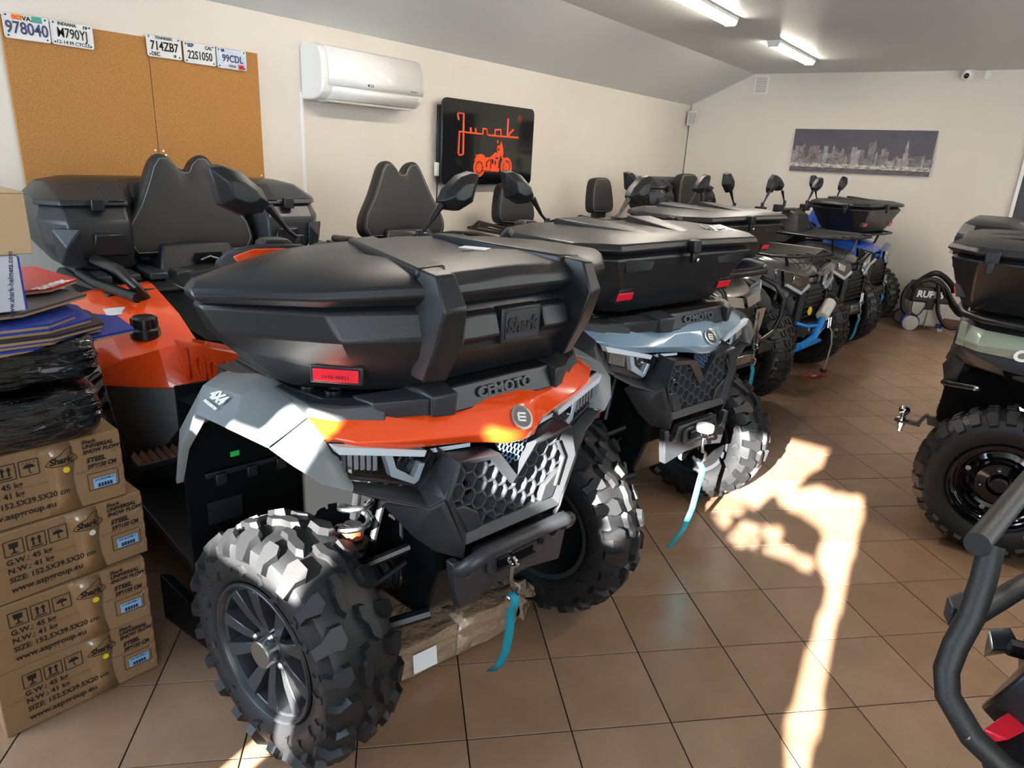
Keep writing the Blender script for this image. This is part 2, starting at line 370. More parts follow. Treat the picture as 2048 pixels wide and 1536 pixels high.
# split air conditioner
ac = empty('air_conditioner', (LW, 3.345, 1.968), 0, 'white wall mounted split air conditioner above the quads', 'air conditioner')
prof = [(0.0, 0.15), (0.12, 0.155), (0.175, 0.135), (0.20, 0.07), (0.207, -0.02), (0.205, -0.075), (0.19, -0.115), (0.15, -0.148), (0.09, -0.158), (0.0, -0.158)]
MB().prism(prof, -0.43, 0.43, 'y').build('casing', m_white, ac, bevel=0.012, seg=3)
MB().grid([[Vector((x * 1.0 + 0.006, y, z)) for x, z in [(0.10, 0.158), (0.175, 0.138), (0.202, 0.07), (0.209, -0.02), (0.207, -0.072)]] for y in (-0.39, 0.424)]).build('front_panel', m_whitegloss, ac, solid=0.004)
MB().grid([[Vector((x + 0.004, y, z)) for x, z in [(0.207, -0.08), (0.194, -0.115), (0.155, -0.147), (0.10, -0.158)]] for y in (-0.36, 0.385)]).build('air_flap', m_white, ac, solid=0.004)
MB().box((0.12, 0.0, -0.16), (0.1, 0.72, 0.012)).build('outlet_shade', mat('vent_shadow', '#b9b4ab', 0.6), ac)  # grey slab coloured as the shade inside the outlet
text('lettering', 'LG', 0.022, m_steel, ac, (0.2155, -0.06, -0.05), (0, 1, 0), (0, 0, 1), 0.0004, 'LEFT', 0.0006)
MB().lathe([(0.2145, 0.008), (0.2155, 0.008)], 14, 'x', (0, -0.075, -0.049)).build('logo_disc', m_steel, ac)
text('lettering', 'Dual Inverter', 0.012, m_steel, ac, (0.2155, 0.30, -0.05), (0, 1, 0), (0, 0, 1), 0.0003)
struct(MB().box((LW + 0.006, 2.91, 1.35), (0.012, 0.022, 1.0)), 'trim_1', m_white, bevel=0.003)

# black glass sign with orange script and motorcycle
sg = empty('wall_sign', (LW, 4.715, 1.617), 0, 'black glass wall sign with orange Junak script and motorcycle', 'sign')
def rrect(w, hh, r, n=6):
    P = []
    for cy, cz, a0 in ((w - r, hh - r, 0), (-w + r, hh - r, 90), (-w + r, -hh + r, 180), (w - r, -hh + r, 270)):
        P += [(cy + r * cos(radians(a0 + k * 90 / n)), cz + r * sin(radians(a0 + k * 90 / n))) for k in range(n + 1)]
    return P
MB().prism(rrect(0.60, 0.312, 0.05), 0.07, 0.085, 'x').build('glass_panel', m_blackgloss, sg, bevel=0.002)
MB().box((0.035, -0.06, -0.02), (0.07, 1.02, 0.56)).build('back_box', m_blackfine, sg, bevel=0.004)
MB().tube([(0.05, -0.60, 0.25), (0.055, -0.615, 0.1), (0.05, -0.6, -0.15), (0.045, -0.605, -0.4), (0.03, -0.60, -0.55)], 0.005, 6).build('cable', m_blackfine, sg)
MB().box((0.04, -0.605, -0.2), (0.03, 0.03, 0.1)).build('adapter', m_white, sg, bevel=0.004)
SCRIPT = [[(-.418,.164),(-.43,.2),(-.427,.212),(-.36,.212),(-.358,.076),(-.354,-.08),(-.369,-.089),(-.402,-.09),(-.412,-.08),(-.406,.08),(-.264,.077),(-.135,.074),(-.119,.081),(-.117,.117),(-.071,.116),(-.06,.074),(-.036,.07),(.123,.069),(.367,.07)],[(-.272,.118),(-.267,.077)],[(-.212,.118),(-.206,.076)],[(.039,.07),(.039,.115),(.117,.122),(.12,.07)],[(.213,.213),(.212,.071)],[(.293,.13),(.238,.097),(.234,.074)]]
BODY = [[(-.202,-.076),(-.181,-.086),(-.144,-.074),(-.097,-.079),(-.07,-.1),(-.007,-.096),(.062,-.056),(.108,-.06),(.129,-.084),(.108,-.133),(.107,-.182),(.129,-.186),(.113,-.211),(.032,-.208),(-.081,-.21),(-.119,-.201),(-.122,-.146),(-.163,-.119),(-.212,-.13),(-.203,-.108),(-.188,-.1)],[(.074,-.025),(.086,-.003),(.118,.001),(.137,.033),(.161,-.018),(.171,-.067),(.152,-.085),(.108,-.068),(.083,-.049)],[(.125,-.068),(.148,-.064),(.231,-.166),(.211,-.173)],[(.072,.033),(.089,.039),(.096,.02),(.083,.01)]]
DARK = [[(-.062,-.137),(-.016,-.112),(-.011,-.118),(-.055,-.144)],[(-.058,-.145),(-.047,-.144),(-.05,-.18),(-.06,-.176)],[(-.003,-.111),(.008,-.111),(.008,-.184),(-.002,-.188)],[(.011,-.115),(.036,-.111),(.038,-.143),(.019,-.151)],[(.065,-.098),(.1,-.094),(.094,-.108),(.066,-.11)],[(.054,-.126),(.067,-.118),(.072,-.15),(.056,-.159)],[(-.119,-.201),(.003,-.201),(.004,-.205),(-.118,-.205)],[(.081,-.029),(.105,-.024),(.117,-.036),(.092,-.043)]]
W = [[(-.147,-.174),(-.212,-.175),(-.151,-.107),(-.142,-.253)],[(.221,-.172),(.142,-.174),(.215,-.092),(.228,-.252)]]
RING = [[(.382,.218),(.349,.216),(.379,.248)]]
for P in SCRIPT:
    MB().tube([(.0865, y, z) for y, z in P], .0085, 8).build('script_letter', m_orangef, sg, smooth=40)
for k, P in enumerate(BODY): MB().prism(P, .085, .0872 + .0004 * k, 'x').build('motorcycle_shape', m_orangef, sg, smooth=0)
for P in DARK: MB().prism(P, .086, .0890, 'x').build('motorcycle_gap', m_blackgloss, sg, smooth=0)
for (cy, cz), a_, b_, c_ in W:
    R = (b_[1] - c_[1]) / 2; cz = (b_[1] + c_[1]) / 2
    wh = MB().prism([(cy + R * cos(2 * pi * k / 36), cz + R * sin(2 * pi * k / 36)) for k in range(36)], .085, .0868, 'x').build('motorcycle_wheel', m_orangef, sg, smooth=0)
    for k in range(18):
        t = 2 * pi * k / 18; u, v = Vector((0, cos(t), sin(t))), Vector((0, -sin(t), cos(t))); c0 = Vector((.0872, cy, cz))
        MB().add([c0 + u * R * .50 - v * R * .05, c0 + u * R * .50 + v * R * .05, c0 + u * R * .70 + v * R * .07, c0 + u * R * .70 - v * R * .07], [(0, 1, 2, 3)]).build('spoke_gap', m_blackgloss, wh, smooth=0, solid=.0006)
(rc_, _, rt_) = RING[0]
MB().tube([(.0865, rc_[0] + .024 * cos(2 * pi * k / 24), rc_[1] + .024 * sin(2 * pi * k / 24)) for k in range(24)], .0022, 6, closed=True).build('ring_mark', m_orangef, sg)
MB().box((.0865, rc_[0], rc_[1]), (.002, .006, .016)).build('ring_bar', m_orangef, sg)

# ------------------------------------------------------------------ back wall: skyline canvas, vent, camera, sensor, speaker, socket
cv = empty('canvas_print', (-1.67, BW - 0.018, 1.775), 0, 'long canvas print of a night city skyline in grey', 'picture'); cv.rotation_euler = (0, radians(-0.6), 0)
m_nsky = mat('print_night_sky', '#4c4952', 0.6, mottle=(2, '#5d5963', 0.8)); m_edge = mat('canvas_edge', '#4a4650', 0.7)
MB().box((0, 0, 0), (1.45, 0.034, 0.462)).build('canvas', m_nsky, cv, bevel=0.002)
mats_b = [mat('print_tower_%s' % k, c, 0.6, speck=(260, '#d9d2cc', 0.57), mottle=(14, c2, 0.8)) for k, (c, c2) in dict(a=('#3b3638', '#8d878a'), b=('#4b3a3c', '#7a6a6c'), c=('#6c686f', '#aaa5a8')).items()]
m_lights = mat('print_city_lights', '#d8d3c8', 0.6, mottle=(26, '#4c4548', 1.0), stretch=(1, 1, 3)); m_water = mat('print_water', '#3a3438', 0.5, mottle=(30, '#77706f', 0.8), stretch=(0.6, 1, 6))
rnd = random.Random(3)
MB().box((0, -0.0178, -0.205), (1.45, 0.001, 0.05)).build('print_water', m_water, cv, smooth=0)
MB().box((0, -0.0179, -0.155), (1.45, 0.0012, 0.055)).build('print_shore', m_lights, cv, smooth=0)
x = -0.72
while x < 0.70:
    wd = rnd.uniform(0.022, 0.055); hh = rnd.uniform(0.07, 0.20) * (0.6 if x > 0.3 else 1)
    if abs(x - 0.12) < 0.04: hh = 0.24
    m = MB().box((x + wd / 2, -0.0176 - rnd.uniform(0, 0.0006), -0.14 + hh / 2), (wd, 0.0014, hh))
    if rnd.random() < 0.3: m.hull([Vector((x + a * wd, y, -0.14 + hh + b)) for y in (-0.0172, -0.0183) for a, b in ((0.1, 0), (0.9, 0), (0.5, 0.035))])
    m.build('printed_tower', rnd.choice(mats_b), cv, smooth=0); x += wd * rnd.uniform(0.75, 1.15)
m = MB().box((0.47, -0.0186, -0.07), (0.05, 0.001, 0.14)).box((0.47, -0.0186, 0.03), (0.032, 0.001, 0.08)).hull([Vector((0.47 + a, y, z)) for y in (-0.0181, -0.0191) for a, z in ((-.012, .07), (.012, .07), (0, .15))])
m.build('printed_tower', mats_b[2], cv, smooth=0)

v = empty('air_vent', (-2.885, BW, 2.475), 0, 'small white air vent high in the back wall corner', 'vent')
MB().box((0, -0.006, 0), (0.17, 0.012, 0.205)).build('vent_frame', m_white, v, bevel=0.003)
for k in range(9): MB().box((0, -0.014, -0.075 + k * 0.0188), (0.125, 0.008, 0.009), Matrix.Rotation(0.6, 3, 'X')).build('slat', mat('vent_slat', '#cfc9c4', 0.6), v)
c = empty('security_camera', (-0.80, BW - 0.05, 2.55), 0, 'white dome security camera under the ceiling on the back wall', 'camera')
MB().lathe([(0.047, 0.05), (0.02, 0.055), (-0.005, 0.06), (-0.03, 0.055), (-0.05, 0.035), (-0.055, 0.0)], 24, 'y').build('housing', m_white, c)
MB().ball((-0.005, -0.035, -0.012), 0.03, 12).build('lens_dome', m_blackgloss, c)
MB().tube([(0.03, 0.0, 0.045), (0.09, 0.03, 0.035), (0.16, 0.03, 0.04)], 0.004, 6).build('cable', m_white, c)
s = tag(MB().hull([Vector((-0.63 + a * 0.028, BW - b, 2.55 + z)) for a in (-1, 1) for b, z in ((0, .045), (0, -.045), (.03, .045), (.045, .0), (.025, -.045))]).build('motion_sensor', m_white, None, bevel=0.005), 'small white motion sensor beside the dome camera', 'sensor')
sp = empty('wall_speaker', (-3.66, BW - 0.10, 2.09), radians(-35), 'small white loudspeaker in the upper wall corner', 'speaker'); sp.rotation_euler = (radians(8), 0, radians(28))
MB().hull([Vector((a * 0.058, b, z * 0.085)) for a in (-1, 1) for b in (-0.055,) for z in (-1, 1)] + [Vector((a * 0.035, 0.05, z * 0.075)) for a in (-1, 1) for z in (-1, 1)]).build('cabinet', m_white, sp, bevel=0.01, seg=3)
MB().box((0, -0.058, 0), (0.092, 0.006, 0.145)).build('grille', mat('speaker_grille', '#b9b3aa', 0.7, bump=(700, 0.6, 0.001)), sp, bevel=0.003)
MB().tube([(0, 0.03, 0), (0.0, 0.08, 0.01)], 0.012, 8).build('bracket', m_white, sp)
so = empty('wall_socket', (-0.35, BW, 0.43), 0, 'white wall socket above the skirting behind the olive quad', 'socket')
for k in (0, 1):
    p = MB().box((0, -0.006, k * 0.082 - 0.04), (0.082, 0.012, 0.08)).build('socket_plate', m_white, so, bevel=0.004)
    MB().lathe([(-0.0125, 0.02), (-0.008, 0.02), (-0.006, 0.0)], 16, 'y', (0, 0, k * 0.082 - 0.04)).build('socket_recess', mat('socket_recess', '#c9c6bf', 0.5), p)
# ------------------------------------------------------------------ quad bikes: shared pieces
def clear_mat():
    if 'clear_cover' in MATS: return MATS['clear_cover']
    m = bpy.data.materials.new('clear_cover'); m.use_nodes = True; nt = m.node_tree; nt.nodes.clear(); MATS['clear_cover'] = m
    o = nt.nodes.new('ShaderNodeOutputMaterial'); mx = nt.nodes.new('ShaderNodeMixShader'); t = nt.nodes.new('ShaderNodeBsdfTransparent')
    g = nt.nodes.new('ShaderNodeBsdfGlossy'); g.inputs['Roughness'].default_value = 0.03; t.inputs[0].default_value = (0.86, 0.9, 0.93, 1)
    mx.inputs[0].default_value = 0.07
    nt.links.new(t.outputs[0], mx.inputs[1]); nt.links.new(g.outputs[0], mx.inputs[2]); nt.links.new(mx.outputs[0], o.inputs[0])
    return m
m_clear = clear_mat()
m_boot = mat('rubber_boot', '#101113', 0.45)
m_reds = mat('red_anodised', '#b01c22', 0.35, metal=0.6)
m_bump = mat('brown_bumpstop', '#7d3b22', 0.5)
m_tread = m_rubber

def tyre_mb(R=0.345, W=0.232, rr=0.19, N=13, style=1, n=64):
    m = MB(); rc = R - (0.019 if style == 1 else 0.016)
    half = [(0, rc), (.2, rc - .001), (.34, rc - .006), (.43, rc - .018), (.485, rc - .045), (.5, rr + (rc - rr) * .52), (.49, rr + (rc - rr) * .28), (.45, rr + .014), (.42, rr + .004), (.37, rr - .002), (.30, rr - .008)]
    prof = [(-a * W, r) for a, r in half[::-1]] + [(a * W, r) for a, r in half[1:]]
    m.lathe(prof, n, 'y', closed=True)
    def rcf(y):
        a = abs(y) / W
        for (a0, r0), (a1, r1) in zip(half, half[1:]):
            if a <= a1: return r0 + (r1 - r0) * (a - a0) / (a1 - a0)
        return half[5][1]
    e = .43 * W
    def P(s, y, h):
        th = s / rc
        if abs(y) <= e: r = rcf(y) + h; yy = y
        else:
            t = abs(y) - e; sg = 1 if y > 0 else -1
            yy = sg * (e + .07 * W * min(1, t / .03) + h * 0.75); r = rcf(e) - t * 0.95 + h * max(0.0, 0.75 - t * 14)
        return Vector((r * cos(th), yy, r * sin(th)))
    def lug(poly, h, ins=0.17):
        cs = sum(p[0] for p in poly) / len(poly); cy = sum(p[1] for p in poly) / len(poly); k = len(poly)
        b = [P(s, y, -.004) for s, y in poly]; t = [P(s + (cs - s) * ins, y + (cy - y) * ins, h) for s, y in poly]
        m.add(b + t, [tuple(range(k, 2 * k))] + [(i, (i + 1) % k, k + (i + 1) % k, k + i) for i in range(k)])
    p = 2 * pi * rc / N; w = W / .232
    for i in range(N):
        for sd in (1, -1):
            s0 = i * p + (p / 2 if sd < 0 else 0)
            def T(q): return [(s0 + s * (p / .155) ** (.62 if style == 1 else 1), sd * y * w) for s, y in q]
            if style == 1:
                lug(T([(.0, .0), (.030, -.005), (.052, .010), (.086, .014), (.102, .034), (.086, .047), (.050, .043), (.030, .026), (.004, .024)]), .018, .2)
                lug(T([(.098, .052), (.138, .050), (.156, .072), (.149, .100), (.158, .134), (.124, .138), (.114, .102), (.094, .084)]), .020, .2)
                lug(T([(.018, .064), (.052, .060), (.070, .084), (.060, .110), (.066, .134), (.030, .132), (.034, .104), (.018, .086)]), .018, .2)
                lug(T([(.100, .150), (.124, .146), (.140, .168), (.118, .186), (.096, .190), (.112, .168)]), .004)
                lug(T([(.030, .142), (.052, .140), (.066, .162), (.050, .180), (.036, .176), (.046, .160)]), .004)
            else:
                lug(T([(.004, .006), (.052, .002), (.066, .034), (.016, .040)]), .015)
                lug(T([(.082, .012), (.126, .018), (.134, .046), (.090, .044)]), .015)
                lug(T([(.008, .056), (.056, .052), (.062, .088), (.06, .118), (.012, .12), (.006, .09)]), .016)
                lug(T([(.084, .062), (.130, .058), (.14, .09), (.138, .128), (.092, .13), (.082, .095)]), .016)
    return m
def rim_alloy_mb(rr=0.19):
    m = MB()
    m.lathe([(.092, rr + .004), (.101, rr + .001), (.100, rr - .006), (.086, rr - .014), (.05, rr - .02), (-.02, rr - .024), (-.085, rr - .01), (-.092, rr + .003), (-.088, rr - .016), (-.02, rr - .03), (.05, rr - .026), (.084, rr - .02)], 40, 'y', closed=True)
    m.lathe([(.03, .02), (.066, .034), (.068, .048), (.058, .060), (.03, .064), (.0, .066)], 24, 'y')
    for k in range(5):
        for d in (-1, 1):
            a0 = 2 * pi * k / 5 + d * 0.20; a1 = 2 * pi * k / 5 + d * 0.265
            q = []
            for r, a, hw, y0, y1 in ((.046, a0, .014, .02, .066), (.10, (a0 + a1) / 2 + d * .03, .021, .02, .080), (rr - .018, a1 + d * .02, .030, .03, .090)):
                u = Vector((cos(a), 0, sin(a))); t = Vector((-sin(a), 0, cos(a)))
                q.append([u * r - t * hw + Vector((0, y0, 0)), u * r - t * hw * .7 + Vector((0, y1, 0)), u * r + t * hw * .7 + Vector((0, y1, 0)), u * r + t * hw + Vector((0, y0, 0))])
            m.grid(q, closed_v=True, caps=True)
    return m
def rim_steel_mb(rr=0.19):
    m = MB()
    m.lathe([(.088, rr + .004), (.098, rr), (.096, rr - .008), (.075, rr - .014), (.072, rr - .02), (.05, rr - .024), (.046, rr - .034), (.03, rr - .04), (-.09, rr - .03), (-.092, rr + .003), (-.086, rr - .02), (.02, rr - .05)], 40, 'y', closed=True)
    m.lathe([(.02, rr - .045), (.03, .12), (.022, .105), (.045, .09), (.05, .05), (.04, .045), (.0, .04)], 32, 'y')
    return m
PROTO = {}
def wheel(parent, loc, side, steer=0.0, style='alloy', R=0.345, W=0.232, roll=0.0, rr=0.19, name='wheel'):
    """tyre with rim, hub cap and nuts as its pieces; side = +1 left of the vehicle, -1 right"""
    key = (style, R, W)
    if key not in PROTO:
        ty = tyre_mb(R, W, rr, 11 if style == 'alloy' else 15, 1 if style == 'alloy' else 2)
        o = ty.build('tyre', m_rubber, None, smooth=30)
        if style == 'alloy':
            rim_alloy_mb(rr).build('rim', m_alloy, o, smooth=30, bevel=.0015, seg=1)
            MB().lathe([(.05, .039), (.098, .039), (.102, .037), (.102, .0)], 28, 'y').build('hub_cap', m_metal, o, bevel=.0015)
            nutm, nr, ny = m_metal, .055, .066
        else:
            rim_steel_mb(rr).build('rim', m_blackgloss, o, smooth=30)
            MB().lathe([(.03, .036), (.06, .034), (.066, .026), (.066, .0)], 20, 'y').build('hub_cap', m_blackfine, o)
            nutm, nr, ny = m_chrome, .068, .045
            for k in range(8):
                a = 2 * pi * k / 8 + .2
                MB().lathe([(.028, .011), (.030, .011), (.0305, .006)], 10, 'y', (.128 * cos(a), 0, .128 * sin(a))).build('vent_hole', m_metal if k % 2 else m_dark, o)
        for k in range(4):
            a = 2 * pi * k / 4 + .5
            MB().lathe([(ny - .01, .010), (ny + .012, .009), (ny + .018, .005)], 6, 'y', (nr * cos(a), 0, nr * sin(a))).build('lug_nut', nutm, o, smooth=0)
        MB().lathe([(-.03, .165), (-.02, .165)], 28, 'y').build('brake_disc', m_dark, o)
        PROTO[key] = o; first = True
    else: first = False
    o = PROTO[key] if first else copy_tree(PROTO[key], parent)
    o.parent = parent; o.location = loc
    # outward = +y in wheel space
    o.rotation_euler = (Matrix.Rotation(steer, 3, 'Z') @ Matrix.Rotation(0 if side > 0 else pi, 3, 'Z') @ Matrix.Rotation(roll, 3, 'Y')).to_euler()
    return o

def coil(c0, c1, r, wire, turns, name, m, parent, n=12):
    c0, c1 = Vector(c0), Vector(c1); ax = (c1 - c0).normalized(); u = ax.cross(Vector((1, 0.2, 0))).normalized(); v = ax.cross(u)
    k = int(turns * n)
    return MB().tube([c0 + (c1 - c0) * (i / k) + (u * cos(2 * pi * i / n) + v * sin(2 * pi * i / n)) * r for i in range(k + 1)], wire, 7).build(name, m, parent)
def strap(pts, wd, name, m, parent, wdir=(0, 1, 0), th=0.0025):
    W = Vector(wdir).normalized() * wd / 2; P = [Vector(p) for p in pts]
    rows = [[p - W, p + W] for p in P]
    return MB().grid(rows).build(name, m, parent, solid=th, off=0)
def ring3(c, R, r, ax, name, m, parent, n=20):
    ax = Vector(ax).normalized(); u = ax.orthogonal().normalized(); v = ax.cross(u); c = Vector(c)
    return MB().tube([c + (u * cos(2 * pi * k / n) + v * sin(2 * pi * k / n)) * R for k in range(n)], r, 8, closed=True).build(name, m, parent)

def inside(poly, y, z):
    c = False; n = len(poly)
    for i in range(n):
        (y0, z0), (y1, z1) = poly[i], poly[i - 1]
        if (z0 > z) != (z1 > z) and y < (y1 - y0) * (z - z0) / (z1 - z0) + y0: c = not c
    return c
def hexmesh(poly, cell, width, x0, x1, name, m, parent, squash=1.0, tilt=0.0):
    mb = MB(); done = set(); ys = [p[0] for p in poly]; zs = [p[1] for p in poly]
    h = cell * 3 ** .5
    for i in range(-40, 41):
        for j in range(-40, 41):
            cy = i * cell * 1.5; cz = (j + (i % 2) / 2) * h * squash + (min(zs) + max(zs)) / 2
            cn = [(cy + cell * cos(k * pi / 3), cz + cell * sin(k * pi / 3) * squash) for k in range(6)]
            for k in range(6):
                a, b = cn[k], cn[(k + 1) % 6]
                key = (round((a[0] + b[0]) * 5e3), round((a[1] + b[1]) * 5e3))
                if key in done: continue
                ia, ib = inside(poly, *a), inside(poly, *b)
                if not (ia or ib): continue
                if not (ia and ib):
                    p, q = (a, b) if ia else (b, a); t = 1.0
                    while t > 0.05 and not inside(poly, p[0] + (q[0] - p[0]) * t, p[1] + (q[1] - p[1]) * t): t -= 0.1
                    a, b = p, (p[0] + (q[0] - p[0]) * t, p[1] + (q[1] - p[1]) * t)
                done.add(key)
                d = Vector((0, b[0] - a[0], b[1] - a[1]))
                if d.length < 1e-4: continue
                d.normalize(); nn = Vector((0, -d.z, d.y)) * width / 2
                A, B = Vector((0, *a)) - d * width * .3, Vector((0, *b)) + d * width * .3
                f0, f1 = Vector((x0, 0, 0)), Vector((x1, 0, 0)); sh = Vector((0, 0, 0))
                mb.add([A - nn * 1.5 + f0, A + nn * 1.5 + f0, B + nn * 1.5 + f0, B - nn * 1.5 + f0, A - nn * .6 + f1, A + nn * .6 + f1, B + nn * .6 + f1, B - nn * .6 + f1], [(4, 5, 6, 7), (0, 4, 7, 3), (1, 2, 6, 5), (0, 1, 5, 4), (3, 7, 6, 2)])
    return mb.build(name, m, parent, smooth=0)
def ringplate(outer, inner, x0, x1, name, m, parent, bevel=.004, xi=None):
    n = len(outer); xi = x1 if xi is None else xi
    mb = MB().add([(x0, *p) for p in outer] + [(x1, *p) for p in outer] + [(xi, *p) for p in inner] + [(x0, *p) for p in inner],
                  [f for i in range(n) for j in [(i + 1) % n] for f in ((i, j, n + j, n + i), (n + i, n + j, 2 * n + j, 2 * n + i), (2 * n + i, 2 * n + j, 3 * n + j, 3 * n + i))])
    return mb.build(name, m, parent, bevel=bevel)
def mirror_pair(t, base, tip, poly, m=None, xd=0.026, names=('mirror_head', 'mirror_stem')):
    """base (x, o, z) of the stalk, tip where the head starts, poly (o, z) outline of the head"""
    for s in (-1, 1):
        MB(s).tube([base, (base[0], base[1], base[2] + .05)], .013, 10).build('mirror_clamp', m_blackfine, t)
        st = MB(s).tube([(base[0], base[1] + .004, base[2] + .04), (base[0], base[1] * .6 + tip[1] * .4, base[2] * .5 + tip[2] * .5), tip], [.006, .0065, .013], 8).build('mirror_stem', m_blackfine, t)
        x = tip[0]; cy = sum(p[0] for p in poly) / len(poly); cz = sum(p[1] for p in poly) / len(poly)
        pts = [Vector((x - xd, o, z)) for o, z in poly] + [Vector((x + xd * .3, cy + (o - cy) * .93, cz + (z - cz) * .93)) for o, z in poly] + [Vector((x + xd * 1.2, cy + (o - cy) * .5, cz + (z - cz) * .42)) for o, z in poly]
        hd = MB(s).hull(pts).build('mirror_head', m_black, t, bevel=.003)
        MB(s).prism([(cy + (o - cy) * .9, cz + (z - cz) * .88) for o, z in poly], x - xd - .002, x - xd + .001, 'x').build('mirror_glass', m_chrome, hd)

def backrest(t, x, z0, w, h, notch, tilt=8, th=.095, stitch=True, y=0.0, name='backrest'):
    if notch: pr = [(.0, .885), (.09, .90), (.15, .985), (.26, 1.05), (.38, 1.045), (.48, .95), (.58, .78), (.75, .53), (.97, .30), (1.02, .12), (.92, -.01), (.45, -.01), (.25, .07), (.0, .085)]
    else: pr = [(.0, 1.0), (.45, 1.0), (.68, .95), (.82, .80), (.97, .40), (1.0, .15), (.9, .02), (.5, .0), (.0, .0)]
    poly = [(o * w, z * h) for o, z in pr]; poly = poly + [(-o, z) for o, z in poly[::-1] if o > 1e-6]
    cx = 0.0; cz = h * .45
    f = [Vector((th / 2, o, z)) for o, z in poly]; n = len(poly)
    rows = [[Vector((xx, o * k, cz + (z - cz) * k)) for o, z in poly] for xx, k in ((-th * .62, .86), (-th * .6, .97), (-th * .5, 1.03), (th * .2, 1.03), (th * .42, 1.0), (th * .5, .92), (th * .58, .6))]
    mb = MB().grid(rows, closed_v=True, caps=True)
    Mt = Matrix.Translation((x, y, z0)) @ Matrix.Rotation(radians(-tilt), 4, 'Y')
    o = mb.xf(Mt).build(name, m_seat, t, smooth=60, sub=2)
    if stitch:
        for k, xx in ((.925, th * .44), (.985, -th * .30)):
            MB().tube([Vector((xx + .004, a * k, cz + (b - cz) * k)) for a, b in poly], .0016, 4, closed=True).xf(Mt).build('stitching', m_stitch, o)
    return o, Mt

